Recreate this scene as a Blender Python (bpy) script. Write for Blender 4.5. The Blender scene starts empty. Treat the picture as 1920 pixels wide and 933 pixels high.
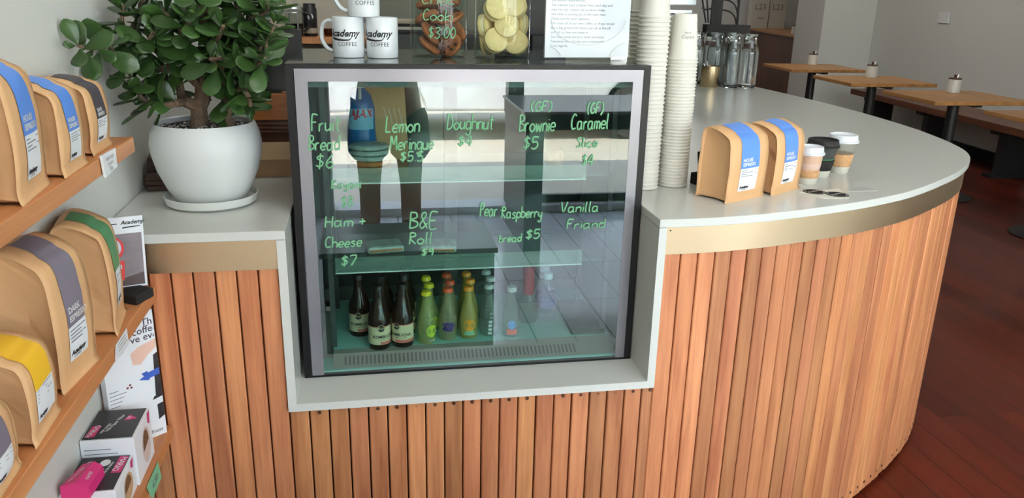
import bpy, bmesh, math, random
from mathutils import Vector, Matrix, noise
SC = bpy.context.scene
COL = SC.collection
R = math.radians
rnd = random.Random(7)

# ------------------------------------------------------------------ camera, world, sun, exposure
cam_data = bpy.data.cameras.new('camera')
cam = bpy.data.objects.new('camera', cam_data)
COL.objects.link(cam)
cam_data.sensor_width = 36.0
cam_data.lens = 36.0 * 1500.0 / 1920.0
cam_data.clip_start = 0.01
YAW, PITCH, ROLL = -0.182094379, -0.313118454, -0.0218280393
Mr = Matrix.Rotation(YAW, 3, 'Z') @ Matrix.Rotation(PITCH, 3, 'X') @ Matrix.Rotation(ROLL, 3, 'Y')
cm = Matrix((Mr.col[0], Mr.col[2], -Mr.col[1])).transposed().to_4x4()
cm.translation = (0.0, -1.6, 1.4215)
cam.matrix_world = cm
SC.camera = cam
SC.view_settings.view_transform = 'Standard'
SC.view_settings.look = 'None'
SC.view_settings.gamma = 1.0
SC.view_settings.use_curve_mapping = False
SC.view_settings.exposure = 0.0
SC.cycles.use_denoising = True
SC.cycles.max_bounces = 10
SC.cycles.diffuse_bounces = 5
SC.cycles.glossy_bounces = 5
SC.cycles.transmission_bounces = 8
SC.cycles.transparent_max_bounces = 32
SC.cycles.sample_clamp_indirect = 6.0
SC.cycles.caustics_reflective = False
SC.cycles.caustics_refractive = False

world = bpy.data.worlds.new('sky'); SC.world = world
world.use_nodes = True
wn = world.node_tree.nodes; wl = world.node_tree.links
bg = wn['Background']
tc = wn.new('ShaderNodeTexCoord'); sep = wn.new('ShaderNodeSeparateXYZ'); rp = wn.new('ShaderNodeValToRGB')
wl.new(tc.outputs['Generated'], sep.inputs[0]); wl.new(sep.outputs['Z'], rp.inputs[0]); wl.new(rp.outputs[0], bg.inputs[0])
rp.color_ramp.elements[0].position = 0.0; rp.color_ramp.elements[0].color = (0.83, 0.92, 1.0, 1)
rp.color_ramp.elements[1].position = 0.7; rp.color_ramp.elements[1].color = (0.55, 0.73, 1.0, 1)
bg.inputs[1].default_value = 9.2

sun_d = bpy.data.lights.new('sun', 'SUN'); sun_d.energy = 115.0; sun_d.angle = R(0.6); sun_d.color = (1.0, 0.96, 0.90)
sun = bpy.data.objects.new('sun', sun_d); COL.objects.link(sun)
sun.rotation_mode = 'QUATERNION'
sun.rotation_quaternion = Vector((0.12, -0.25, -1.0)).to_track_quat('-Z', 'Y')
sun.location = (0, 6, 9)

pd = bpy.data.lights.new('daylight_portal', 'AREA'); pd.shape = 'RECTANGLE'; pd.size = 5.6; pd.size_y = 2.7
pd.cycles.is_portal = True
po = bpy.data.objects.new('daylight_portal', pd); COL.objects.link(po)
po.location = (2.2, -3.36, 1.4); po.rotation_euler = (R(90), 0, R(180))
po.rotation_euler = Vector((0, 1, 0)).to_track_quat('-Z', 'Z').to_euler()

# unseen fill lights under the ceiling, added to brighten counter, kitchen and seating
def overhead_fill(x, y, watts, size=0.9):
    ld = bpy.data.lights.new('overhead_fill', 'AREA'); ld.shape = 'SQUARE'; ld.size = size; ld.energy = watts; ld.color = (1.0, 0.985, 0.96)
    lo = bpy.data.objects.new('overhead_fill', ld); COL.objects.link(lo); lo.location = (x, y, 2.985)
overhead_fill(0.6, -1.2, 13, 1.2); overhead_fill(3.6, 3.4, 7); overhead_fill(3.7, 5.6, 24); overhead_fill(4.6, 9.6, 12, 0.7); overhead_fill(0.4, 1.3, 8, 0.6)

# ------------------------------------------------------------------ helpers
def lin(c):
    c = c / 255.0
    return c / 12.92 if c <= 0.04045 else ((c + 0.055) / 1.055) ** 2.4
def rgb(r, g, b): return (lin(r), lin(g), lin(b), 1.0)

MATS = {}
def pm(name, col, rough=0.5, metal=0.0, spec=0.5, bump=0.0, bscale=40.0, var=0.0, vscale=8.0, coat=0.0, stretch=(1, 1, 1), island=0.0, trans=0.0, alpha=1.0, emit=0.0):
    """principled material; var = colour variation by noise, island = variation per loose piece"""
    if name in MATS: return MATS[name]
    m = bpy.data.materials.new(name); m.use_nodes = True
    nt = m.node_tree; b = nt.nodes['Principled BSDF']
    b.inputs['Base Color'].default_value = col
    b.inputs['Roughness'].default_value = rough
    b.inputs['Metallic'].default_value = metal
    b.inputs['Specular IOR Level'].default_value = spec
    b.inputs['Coat Weight'].default_value = coat
    b.inputs['Transmission Weight'].default_value = trans
    b.inputs['Alpha'].default_value = alpha
    if emit:
        b.inputs['Emission Color'].default_value = col; b.inputs['Emission Strength'].default_value = emit
    if var or bump or island:
        t = nt.nodes.new('ShaderNodeTexCoord'); mp = nt.nodes.new('ShaderNodeMapping')
        mp.inputs['Scale'].default_value = stretch
        nt.links.new(t.outputs['Object'], mp.inputs[0])
    src = None
    if var:
        n = nt.nodes.new('ShaderNodeTexNoise'); n.inputs['Scale'].default_value = vscale; n.inputs['Detail'].default_value = 5
        nt.links.new(mp.outputs[0], n.inputs['Vector'])
        h = nt.nodes.new('ShaderNodeHueSaturation'); h.inputs['Color'].default_value = col
        mr = nt.nodes.new('ShaderNodeMapRange'); mr.inputs[1].default_value = 0.3; mr.inputs[2].default_value = 0.7
        mr.inputs[3].default_value = 1 - var; mr.inputs[4].default_value = 1 + var
        nt.links.new(n.outputs[0], mr.inputs[0]); nt.links.new(mr.outputs[0], h.inputs['Value'])
        nt.links.new(h.outputs[0], b.inputs['Base Color']); src = h
    if island:
        g = nt.nodes.new('ShaderNodeNewGeometry')
        h2 = nt.nodes.new('ShaderNodeHueSaturation')
        if src: nt.links.new(src.outputs[0], h2.inputs['Color'])
        else: h2.inputs['Color'].default_value = col
        mr2 = nt.nodes.new('ShaderNodeMapRange'); mr2.inputs[3].default_value = 1 - island; mr2.inputs[4].default_value = 1 + island
        nt.links.new(g.outputs['Random Per Island'], mr2.inputs[0]); nt.links.new(mr2.outputs[0], h2.inputs['Value'])
        nt.links.new(h2.outputs[0], b.inputs['Base Color'])
    if bump:
        n2 = nt.nodes.new('ShaderNodeTexNoise'); n2.inputs['Scale'].default_value = bscale; n2.inputs['Detail'].default_value = 4
        nt.links.new(mp.outputs[0], n2.inputs['Vector'])
        bp = nt.nodes.new('ShaderNodeBump'); bp.inputs['Strength'].default_value = bump; bp.inputs['Distance'].default_value = 0.01
        nt.links.new(n2.outputs[0], bp.inputs['Height']); nt.links.new(bp.outputs[0], b.inputs['Normal'])
    MATS[name] = m
    return m

def wood(name, c1, c2, rough=0.45, axis=2, scale=6.0, island=0.0, coat=0.0):
    """streaky timber, grain along the given axis"""
    if name in MATS: return MATS[name]
    m = bpy.data.materials.new(name); m.use_nodes = True
    nt = m.node_tree; b = nt.nodes['Principled BSDF']; b.inputs['Roughness'].default_value = rough
    b.inputs['Coat Weight'].default_value = coat; b.inputs['Coat Roughness'].default_value = 0.12
    t = nt.nodes.new('ShaderNodeTexCoord'); mp = nt.nodes.new('ShaderNodeMapping')
    s = [10.0, 10.0, 10.0]; s[axis] = 0.55
    mp.inputs['Scale'].default_value = s
    nt.links.new(t.outputs['Object'], mp.inputs[0])
    vec = mp.outputs[0]
    g = nt.nodes.new('ShaderNodeNewGeometry')
    if island:
        cb = nt.nodes.new('ShaderNodeVectorMath'); cb.operation = 'SCALE'; cb.inputs[0].default_value = (37.0, 19.0, 53.0)
        nt.links.new(g.outputs['Random Per Island'], cb.inputs['Scale'])
        ad = nt.nodes.new('ShaderNodeVectorMath'); ad.operation = 'ADD'
        nt.links.new(vec, ad.inputs[0]); nt.links.new(cb.outputs[0], ad.inputs[1]); vec = ad.outputs[0]
    n = nt.nodes.new('ShaderNodeTexNoise'); n.inputs['Scale'].default_value = scale; n.inputs['Detail'].default_value = 6; n.inputs['Distortion'].default_value = 0.6
    nt.links.new(vec, n.inputs['Vector'])
    n2 = nt.nodes.new('ShaderNodeTexNoise'); n2.inputs['Scale'].default_value = scale * 5; n2.inputs['Detail'].default_value = 3
    nt.links.new(vec, n2.inputs['Vector'])
    mx = nt.nodes.new('ShaderNodeMath'); mx.operation = 'MULTIPLY_ADD'; mx.inputs[1].default_value = 0.35
    nt.links.new(n2.outputs[0], mx.inputs[0]); nt.links.new(n.outputs[0], mx.inputs[2])
    cr = nt.nodes.new('ShaderNodeValToRGB')
    cr.color_ramp.elements[0].position = 0.45; cr.color_ramp.elements[0].color = c2
    cr.color_ramp.elements[1].position = 0.88; cr.color_ramp.elements[1].color = c1
    nt.links.new(mx.outputs[0], cr.inputs[0])
    out = cr.outputs[0]
    if island:
        h = nt.nodes.new('ShaderNodeHueSaturation')
        w = nt.nodes.new('ShaderNodeTexWhiteNoise'); w.noise_dimensions = '1D'
        nt.links.new(g.outputs['Random Per Island'], w.inputs['W'])
        a1 = nt.nodes.new('ShaderNodeMapRange'); a1.inputs[3].default_value = 1 - island; a1.inputs[4].default_value = 1 + island
        nt.links.new(g.outputs['Random Per Island'], a1.inputs[0]); nt.links.new(a1.outputs[0], h.inputs['Value'])
        a2 = nt.nodes.new('ShaderNodeMapRange'); a2.inputs[3].default_value = 0.493; a2.inputs[4].default_value = 0.505
        nt.links.new(w.outputs['Value'], a2.inputs[0]); nt.links.new(a2.outputs[0], h.inputs['Hue'])
        nt.links.new(out, h.inputs['Color']); out = h.outputs[0]
    nt.links.new(out, b.inputs['Base Color'])
    bp = nt.nodes.new('ShaderNodeBump'); bp.inputs['Strength'].default_value = 0.12; bp.inputs['Distance'].default_value = 0.002
    nt.links.new(mx.outputs[0], bp.inputs['Height']); nt.links.new(bp.outputs[0], b.inputs['Normal'])
    MATS[name] = m
    return m

def glass(name, tint, ior=1.5, rough=0.0, body=None, bodyfac=0.0):
    """clear sheet or vessel: straight-through transparency plus mirror reflection, optional cloudy body colour"""
    if name in MATS: return MATS[name]
    m = bpy.data.materials.new(name); m.use_nodes = True
    nt = m.node_tree; nt.nodes.remove(nt.nodes['Principled BSDF'])
    o = nt.nodes['Material Output']
    t = nt.nodes.new('ShaderNodeBsdfTransparent'); t.inputs[0].default_value = tint
    g = nt.nodes.new('ShaderNodeBsdfGlossy'); g.inputs['Roughness'].default_value = rough
    f = nt.nodes.new('ShaderNodeFresnel'); f.inputs[0].default_value = ior
    ge = nt.nodes.new('ShaderNodeNewGeometry')
    inv = nt.nodes.new('ShaderNodeMath'); inv.operation = 'SUBTRACT'; inv.inputs[0].default_value = 1.0
    nt.links.new(ge.outputs['Backfacing'], inv.inputs[1])
    mu = nt.nodes.new('ShaderNodeMath'); mu.operation = 'MULTIPLY'
    nt.links.new(f.outputs[0], mu.inputs[0]); nt.links.new(inv.outputs[0], mu.inputs[1])
    mix = nt.nodes.new('ShaderNodeMixShader')
    base = t.outputs[0]
    if body:
        d = nt.nodes.new('ShaderNodeBsdfDiffuse'); d.inputs[0].default_value = body
        m2 = nt.nodes.new('ShaderNodeMixShader'); m2.inputs[0].default_value = bodyfac
        nt.links.new(t.outputs[0], m2.inputs[1]); nt.links.new(d.outputs[0], m2.inputs[2]); base = m2.outputs[0]
    nt.links.new(mu.outputs[0], mix.inputs[0]); nt.links.new(base, mix.inputs[1]); nt.links.new(g.outputs[0], mix.inputs[2])
    nt.links.new(mix.outputs[0], o.inputs[0])
    MATS[name] = m
    return m

class MB:
    def __init__(s): s.v = []; s.f = []
    def add(s, vs, fs, M=None):
        o = len(s.v)
        s.v += [tuple(M @ Vector(p)) if M else tuple(p) for p in vs]
        s.f += [tuple(i + o for i in f) for f in fs]
        return s
    def box(s, x0, x1, y0, y1, z0, z1, M=None):
        return s.add([(x0,y0,z0),(x1,y0,z0),(x1,y1,z0),(x0,y1,z0),(x0,y0,z1),(x1,y0,z1),(x1,y1,z1),(x0,y1,z1)],
                     [(0,3,2,1),(4,5,6,7),(0,1,5,4),(1,2,6,5),(2,3,7,6),(3,0,4,7)], M)
    def prism(s, poly, z0, z1, M=None):
        n = len(poly)
        vs = [(x, y, z0) for x, y in poly] + [(x, y, z1) for x, y in poly]
        fs = [tuple(range(n - 1, -1, -1)), tuple(range(n, 2 * n))] + [(i, (i + 1) % n, n + (i + 1) % n, n + i) for i in range(n)]
        return s.add(vs, fs, M)
    def lathe(s, prof, seg=24, M=None):
        vs = []; fs = []; rows = []
        for r, z in prof:
            if r < 1e-6: rows.append([len(vs)]); vs.append((0, 0, z))
            else:
                rows.append(list(range(len(vs), len(vs) + seg)))
                vs += [(r * math.cos(2 * math.pi * k / seg), r * math.sin(2 * math.pi * k / seg), z) for k in range(seg)]
        for a, b in zip(rows, rows[1:]):
            for k in range(seg):
                k2 = (k + 1) % seg
                if len(a) == 1 and len(b) == 1: continue
                if len(a) == 1: fs.append((a[0], b[k2], b[k]))
                elif len(b) == 1: fs.append((a[k], a[k2], b[0]))
                else: fs.append((a[k], a[k2], b[k2], b[k]))
        return s.add(vs, fs, M)
    def tube(s, pts, rad, seg=8, M=None, flat=1.0):
        pts = [Vector(p) for p in pts]; n = len(pts)
        vs = []; fs = []
        up = Vector((0, 0, 1))
        t0 = (pts[1] - pts[0]).normalized()
        if abs(t0.dot(up)) > 0.95: up = Vector((1, 0, 0))
        nrm = (up - t0 * up.dot(t0)).normalized()
        for i, p in enumerate(pts):
            t = (pts[min(i + 1, n - 1)] - pts[max(i - 1, 0)])
            t = t.normalized() if t.length > 1e-9 else t0
            nrm = nrm - t * nrm.dot(t)
            nrm = nrm.normalized() if nrm.length > 1e-6 else Vector((1, 0, 0))
            b = t.cross(nrm)
            r = rad[i] if isinstance(rad, (list, tuple)) else rad
            for k in range(seg):
                a = 2 * math.pi * k / seg
                vs.append(p + nrm * (math.cos(a) * r) + b * (math.sin(a) * r * flat))
        for i in range(n - 1):
            for k in range(seg):
                k2 = (k + 1) % seg
                fs.append((i * seg + k, i * seg + k2, (i + 1) * seg + k2, (i + 1) * seg + k))
        fs.append(tuple(range(seg - 1, -1, -1))); fs.append(tuple((n - 1) * seg + k for k in range(seg)))
        return s.add(vs, fs, M)
    def mesh(s, name):
        me = bpy.data.meshes.new(name); me.from_pydata([tuple(v) for v in s.v], [], s.f); me.update()
        bm = bmesh.new(); bm.from_mesh(me); bmesh.ops.recalc_face_normals(bm, faces=bm.faces); bm.to_mesh(me); bm.free()
        return me
    def build(s, name, mat, parent=None, smooth=False, bevel=0.0, loc=None, rot=None, sub=0):
        me = s.mesh(name); me.materials.append(mat)
        o = bpy.data.objects.new(name, me); COL.objects.link(o)
        if parent is not None: o.parent = parent
        if loc is not None: o.location = loc
        if rot is not None: o.rotation_euler = rot
        if smooth:
            me.polygons.foreach_set('use_smooth', [True] * len(me.polygons))
            try: me.set_sharp_from_angle(angle=R(38))
            except Exception: pass
        if bevel:
            b = o.modifiers.new('bevel', 'BEVEL'); b.width = bevel; b.segments = 2; b.limit_method = 'ANGLE'
        if sub:
            b = o.modifiers.new('sub', 'SUBSURF'); b.levels = sub; b.render_levels = sub
        return o

def empty(name, loc=(0, 0, 0), rz=0.0, label=None, cat=None, group=None):
    o = bpy.data.objects.new(name, None); COL.objects.link(o)
    o.location = loc; o.rotation_euler = (0, 0, rz); o.empty_display_size = 0.05
    return tag(o, label, cat, group)
def tag(o, label=None, cat=None, group=None, kind=None):
    if label: o['label'] = label
    if cat: o['category'] = cat
    if group: o['group'] = group
    if kind: o['kind'] = kind
    return o
def struct(o): o['kind'] = 'structure'; return o
def dup(root, loc=None, rz=None, label=None, group=None, parent=None):
    r = root.copy(); COL.objects.link(r)
    if parent is not None: r.parent = parent
    if loc is not None: r.location = loc
    if rz is not None: r.rotation_euler = (root.rotation_euler[0], root.rotation_euler[1], rz)
    if label: r['label'] = label
    if group: r['group'] = group
    for ch in list(root.children): dup(ch, parent=r)
    return r

ORD = ['zeroth','first','second','third','fourth','fifth','sixth','seventh','eighth','ninth','tenth','eleventh','twelfth','thirteenth','fourteenth','fifteenth','sixteenth','seventeenth','eighteenth','nineteenth','twentieth']
def ordinal(n):
    if n <= 20: return ORD[n]
    tens = {2: ('twenty', 'twentieth'), 3: ('thirty', 'thirtieth'), 4: ('forty', 'fortieth'), 5: ('fifty', 'fiftieth')}[n // 10]
    return tens[1] if n % 10 == 0 else tens[0] + '-' + ORD[n % 10]

def text_mb(txt, size, M=None, thick=0.0004, align='CENTER', shear=0.0, wrap=None, bold=0.0, spacing=1.0):
    """printed lettering as a thin mesh. local: x right, y up, z out of the page. wrap = (radius) bends it round a vertical cylinder"""
    cu = bpy.data.curves.new('t', 'FONT'); cu.body = txt; cu.size = size; cu.align_x = align; cu.align_y = 'CENTER'
    cu.shear = shear; cu.offset = bold; cu.resolution_u = 2; cu.extrude = 0.0; cu.space_character = spacing
    ob = bpy.data.objects.new('t', cu)
    me = bpy.data.meshes.new_from_object(ob)
    bpy.data.objects.remove(ob); bpy.data.curves.remove(cu)
    vs = [Vector(v.co) for v in me.vertices]; fs = [tuple(p.vertices) for p in me.polygons]
    bpy.data.meshes.remove(me)
    mb = MB()
    if wrap:
        r = wrap + thick
        vs = [Vector((r * math.sin(v.x / r), -r * math.cos(v.x / r), v.y)) for v in vs]
    else:
        vs = [Vector((v.x, v.y, thick)) for v in vs]
    mb.add(vs, fs, M)
    return mb

def page(origin, ux, uy):
    """matrix mapping page coordinates (x right, y up, z out) into space"""
    ux = Vector(ux).normalized(); uy = Vector(uy).normalized(); uz = ux.cross(uy)
    M = Matrix((ux, uy, uz)).transposed().to_4x4(); M.translation = origin
    return M

def crom(pts, n=6, closed=False):
    P = [Vector(p) for p in pts]; out = []
    if len(P) < 3: return P
    for i in range(len(P) - 1):
        p0 = P[max(i - 1, 0)]; p1 = P[i]; p2 = P[i + 1]; p3 = P[min(i + 2, len(P) - 1)]
        for k in range(n):
            t = k / n
            out.append(0.5 * ((2 * p1) + (p2 - p0) * t + (2 * p0 - 5 * p1 + 4 * p2 - p3) * t * t + (3 * p1 - p0 - 3 * p2 + p3) * t ** 3))
    out.append(P[-1])
    return out

# hand lettering: single-stroke glyphs, baseline 0, x-height 4, capitals 8
GL = {
'a':'4,4 1,4 0,2 1,0 3,0.4 4,2|4,4 4,1 5,0','b':'0,8 0,0|0,3 2,4 4,3 4,1 2,0 0,1','c':'4,3.5 2,4 0,2.5 0,1 2,0 4,0.6','d':'4,4 1,4 0,2 1,0 4,1|4,8 4,0',
'e':'0,2 4,2.2 3.6,3.8 2,4 0.4,3 0,1.4 1.5,0 4,0.6','f':'3.6,7.5 2.4,8 1.6,6 1.6,0|0,4 3.4,4','g':'4,4 1,4 0,2 1,0 4,1|4,4 4,-2 2,-3 0,-2','h':'0,8 0,0|0,3 2,4 4,3 4,0',
'i':'0.5,4 0.5,0|0.5,5.6 0.6,5.9','k':'0,8 0,0|3.6,4 0,1.8 3.8,0','l':'0.5,8 0.5,1 1.5,0','m':'0,4 0,0|0,3 1.5,4 2.6,3 2.6,0|2.6,3 4,4 5.4,3 5.4,0','n':'0,4 0,0|0,3 2,4 3.6,3 3.6,0',
'o':'2,4 0,2.6 0,1.2 2,0 4,1.2 4,2.8 2,4','p':'0,4 0,-3|0,3 2,4 4,3 4,1 2,0 0,1','q':'4,4 1,4 0,2 1,0 4,1|4,4 4,-3 5,-2','r':'0,4 0,0|0,2.6 1.4,4 3,3.8','s':'3.6,3.6 1.6,4 0.4,3 3.2,1.4 2,0 0,0.4',
't':'1.6,7 1.6,0.6 3,0|0,4.6 3.4,4.6','u':'0,4 0,1 1.4,0 3.4,1|3.6,4 3.6,0','v':'0,4 1.8,0 3.6,4','w':'0,4 1,0 2.4,3.4 3.8,0 5,4','y':'0,4 0.4,1.6 2,1 3.6,2|3.8,4 3.4,-2 1.6,-3 0,-2',
'A':'0,0 2.5,8 5,0|1,3 4,3','B':'0,8 0,0|0,8 3,7.6 3.4,5.4 0.4,4.3 4,3 3.8,0.8 0,0','C':'4.4,7 2.4,8 0.4,6 0,3 1.4,0.2 4.6,0.8','D':'0.4,8 0.2,0|0,8 3,7.4 4.8,4 3.4,0.8 0,0','E':'4,8 0,8 0,0 4,0|0,4 3,4',
'F':'4,8 0,8 0,0|0,4.4 3,4.4','G':'4.4,7 2.4,8 0.4,6 0,3 1.4,0 4.2,1 4.4,3.4 2.6,3.4','H':'0,8 0,0|4.4,8 4.4,0|0,4 4.4,4','K':'0,8 0,0|4,8 0,3.6 4.4,0','L':'1,8 0.4,1 0.8,0.2 4.4,0.4','M':'0,0 0.4,8 2.6,3 4.8,8 5.4,0',
'P':'0,8 0,0|0,8 3,7.6 4,5.8 2.6,4 0,4','R':'0,8 0,0|0,8 3,7.6 3.6,5.6 0,4.2 4.2,0','S':'4,7 2.2,8 0.4,6.4 3.6,3 2.6,0.2 0,0.8','N':'0,0 0,8 4.4,0 4.4,8','V':'0,8 2.4,0 4.8,8',
'$':'3.8,6.6 2,7.2 0.4,5.8 3.6,3 2.2,0.8 0,1.6|2,8.6 2,-0.6','0':'2,8 0,5 0.2,2 2,0 4,2.4 4,5.6 2,8','1':'1,8 1,0','2':'0,6.4 2,8 3.8,6 0,0.2 4.2,0.2','3':'0.4,7.4 2.6,8 3.6,6 1.4,4.2 4,2.6 2.4,0 0,0.8','4':'3,0 3,8 0,3 4.4,3','5':'3.8,8 0.6,8 0.4,4.6 3,4.8 3.8,2 2,0 0,0.8',
'6':'3.4,8 0.6,4 0.4,1.4 2.2,0 3.8,1.8 2.4,3.6 0.6,2.4','7':'0,8 4,8 1.4,0','8':'2,4.4 0.6,6.2 2,8 3.6,6.2 2,4.4 0.2,2.2 2,0 4,2.2 2,4.4','9':'3.6,6 2,8 0.4,6 1.8,4 3.6,6 3.2,0','.':'0.3,0.2 0.4,0.4','+':'2,5.6 2,1.4|0,3.5 4,3.5','&':'4.4,0 0.8,6 2,8 3.2,6.4 0.2,2 1.6,0 4.4,2.6','(':'1.6,9 0,6 0,2 1.6,-1',')':'0,9 1.6,6 1.6,2 0,-1'}
def hand_mb(txt, width, height, M, rad=0.0017, jitter=0.25):
    adv = []; x = 0.0
    for ch in txt:
        if ch == ' ': adv.append(x); x += 3; continue
        w = max(float(q.split(',')[0]) for st in GL[ch].split('|') for q in st.split(' '))
        adv.append(x); x += w + 1.5
    sx = width / max(x - 1.5, 1); sy = height / 8.0
    mb = MB()
    for ch, x0 in zip(txt, adv):
        if ch == ' ': continue
        dy = rnd.uniform(-jitter, jitter)
        for st in GL[ch].split('|'):
            pts = [(float(q.split(',')[0]) + x0, float(q.split(',')[1]) + dy) for q in st.split(' ')]
            pts = [Vector((px * sx + py * sx * 0.12, py * sy, 0.0012)) for px, py in pts]
            mb.tube(crom(pts, 5), rad, 6, M, flat=1.0)
    return mb
# ------------------------------------------------------------------ materials
M_wall = pm('wall_paint', rgb(212, 212, 206), 0.7, bump=0.03, bscale=60)
M_wall_warm = pm('warm_wall_paint', rgb(176, 170, 156), 0.7)
M_ceil = pm('ceiling_paint', rgb(225, 225, 220), 0.8)
M_stone = pm('white_stone', rgb(210, 210, 203), 0.2, spec=0.35, var=0.015, vscale=120)
M_slat = wood('slat_timber', rgb(202, 138, 93), rgb(156, 93, 57), 0.5, axis=2, scale=3.2, island=0.24)
M_shelf = wood('shelf_timber', rgb(206, 142, 92), rgb(176, 112, 66), 0.42, axis=1, scale=2.4)
M_table = wood('table_timber', rgb(186, 136, 78), rgb(150, 100, 52), 0.4, axis=1, scale=3)
M_bench = wood('bench_timber', rgb(112, 66, 42), rgb(80, 44, 26), 0.4, axis=1, scale=2)
M_darkwood = wood('dark_timber', rgb(92, 52, 32), rgb(60, 30, 18), 0.45, axis=2, scale=2)
M_core = pm('counter_carcass', rgb(40, 22, 14), 0.8)
M_black = pm('black_paint', rgb(22, 22, 24), 0.4)
M_matblack = pm('matt_black', rgb(18, 18, 19), 0.75)
M_chrome = pm('chrome', (0.75, 0.76, 0.78, 1), 0.08, 1.0)
M_steel = pm('brushed_steel', (0.55, 0.55, 0.57, 1), 0.28, 1.0)
M_white = pm('white_gloss', rgb(228, 229, 228), 0.2)
M_paper = pm('white_paper', rgb(232, 233, 236), 0.6)
M_ink = pm('black_ink', rgb(28, 28, 30), 0.6)
M_grey_ink = pm('grey_ink', rgb(120, 122, 128), 0.6)
M_kraft = pm('kraft_paper', rgb(212, 167, 120), 0.62, bump=0.16, bscale=26, var=0.05, vscale=9)
M_green_marker = pm('green_marker', rgb(112, 170, 128), 0.6)

# floor boards
M_floor = bpy.data.materials.new('red_floorboards'); M_floor.use_nodes = True
nt = M_floor.node_tree; b = nt.nodes['Principled BSDF']; b.inputs['Roughness'].default_value = 0.34
b.inputs['Coat Weight'].default_value = 0.12; b.inputs['Coat IOR'].default_value = 1.45; b.inputs['Coat Roughness'].default_value = 0.09
b.inputs['Specular IOR Level'].default_value = 0.16
t = nt.nodes.new('ShaderNodeTexCoord'); mp = nt.nodes.new('ShaderNodeMapping'); mp.inputs['Rotation'].default_value = (0, 0, R(90))
nt.links.new(t.outputs['Object'], mp.inputs[0])
br = nt.nodes.new('ShaderNodeTexBrick'); br.inputs['Scale'].default_value = 1.0
br.inputs['Brick Width'].default_value = 1.7; br.inputs['Row Height'].default_value = 0.11; br.inputs['Mortar Size'].default_value = 0.0016
br.inputs['Color1'].default_value = rgb(98, 36, 20); br.inputs['Color2'].default_value = rgb(74, 26, 15); br.inputs['Mortar'].default_value = rgb(36, 14, 10)
br.offset = 0.37
nt.links.new(mp.outputs[0], br.inputs[0])
mp2 = nt.nodes.new('ShaderNodeMapping'); mp2.inputs['Scale'].default_value = (14, 0.8, 1); nt.links.new(t.outputs['Object'], mp2.inputs[0])
n = nt.nodes.new('ShaderNodeTexNoise'); n.inputs['Scale'].default_value = 3; n.inputs['Detail'].default_value = 6; nt.links.new(mp2.outputs[0], n.inputs['Vector'])
h = nt.nodes.new('ShaderNodeHueSaturation'); mr = nt.nodes.new('ShaderNodeMapRange'); mr.inputs[3].default_value = 0.72; mr.inputs[4].default_value = 1.28
nt.links.new(n.outputs[0], mr.inputs[0]); nt.links.new(mr.outputs[0], h.inputs['Value']); nt.links.new(br.outputs['Color'], h.inputs['Color'])
nt.links.new(h.outputs[0], b.inputs['Base Color'])
bp_ = nt.nodes.new('ShaderNodeBump'); bp_.inputs['Strength'].default_value = 0.2; bp_.inputs['Distance'].default_value = 0.002
nt.links.new(br.outputs['Fac'], bp_.inputs['Height']); bp_.invert = True; nt.links.new(bp_.outputs[0], b.inputs['Normal'])

# brushed brass: streaks along the strip
M_brass = bpy.data.materials.new('brushed_brass'); M_brass.use_nodes = True
nt = M_brass.node_tree; b = nt.nodes['Principled BSDF']; b.inputs['Metallic'].default_value = 1.0
b.inputs['Base Color'].default_value = (0.62, 0.46, 0.29, 1); b.inputs['Roughness'].default_value = 0.34
b.inputs['Anisotropic'].default_value = 0.5
t = nt.nodes.new('ShaderNodeTexCoord'); mp = nt.nodes.new('ShaderNodeMapping'); mp.inputs['Scale'].default_value = (2, 2, 300); nt.links.new(t.outputs['Object'], mp.inputs[0])
n = nt.nodes.new('ShaderNodeTexNoise'); n.inputs['Scale'].default_value = 4; nt.links.new(mp.outputs[0], n.inputs['Vector'])
mr = nt.nodes.new('ShaderNodeMapRange'); mr.inputs[3].default_value = 0.27; mr.inputs[4].default_value = 0.34
nt.links.new(n.outputs[0], mr.inputs[0]); nt.links.new(mr.outputs[0], b.inputs['Roughness'])

# ------------------------------------------------------------------ setting
WL = -0.534
def wallr(y): return 5.6 + 0.0875 * (y - 4.3)
struct(MB().box(WL - 0.2, 7.9, -0.6, 10.8, -0.2, 0.0).build('floor', M_floor))
# pale glossy boards just inside the entrance
M_entry = bpy.data.materials.new('pale_entry_boards'); M_entry.use_nodes = True
nt = M_entry.node_tree; b = nt.nodes['Principled BSDF']; b.inputs['Roughness'].default_value = 0.14; b.inputs['Specular IOR Level'].default_value = 1.0
t = nt.nodes.new('ShaderNodeTexCoord'); mp = nt.nodes.new('ShaderNodeMapping'); mp.inputs['Rotation'].default_value = (0, 0, R(90)); nt.links.new(t.outputs['Object'], mp.inputs[0])
br = nt.nodes.new('ShaderNodeTexBrick'); br.inputs['Scale'].default_value = 1.0; br.inputs['Brick Width'].default_value = 1.1; br.inputs['Row Height'].default_value = 0.17; br.inputs['Mortar Size'].default_value = 0.003
br.inputs['Color1'].default_value = rgb(232, 234, 238); br.inputs['Color2'].default_value = rgb(226, 229, 235); br.inputs['Mortar'].default_value = rgb(70, 70, 74)
nt.links.new(mp.outputs[0], br.inputs[0]); nt.links.new(br.outputs['Color'], b.inputs['Base Color'])
struct(MB().box(WL - 0.2, 7.9, -3.3, -0.6, -0.2, 0.0).build('floor_entry', M_entry))
struct(MB().box(WL - 0.2, 7.9, -3.45, 10.8, 3.0, 3.3).build('ceiling', M_ceil))
struct(MB().box(WL - 0.2, WL, -3.4, 3.0, 0.0, 3.0).build('wall_left', M_wall))
struct(MB().prism([(wallr(-3.4), -3.4), (6.5, -3.4), (6.5, 7.8), (wallr(7.8), 7.8)], 0, 3.0).build('wall_right', M_wall))
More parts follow.
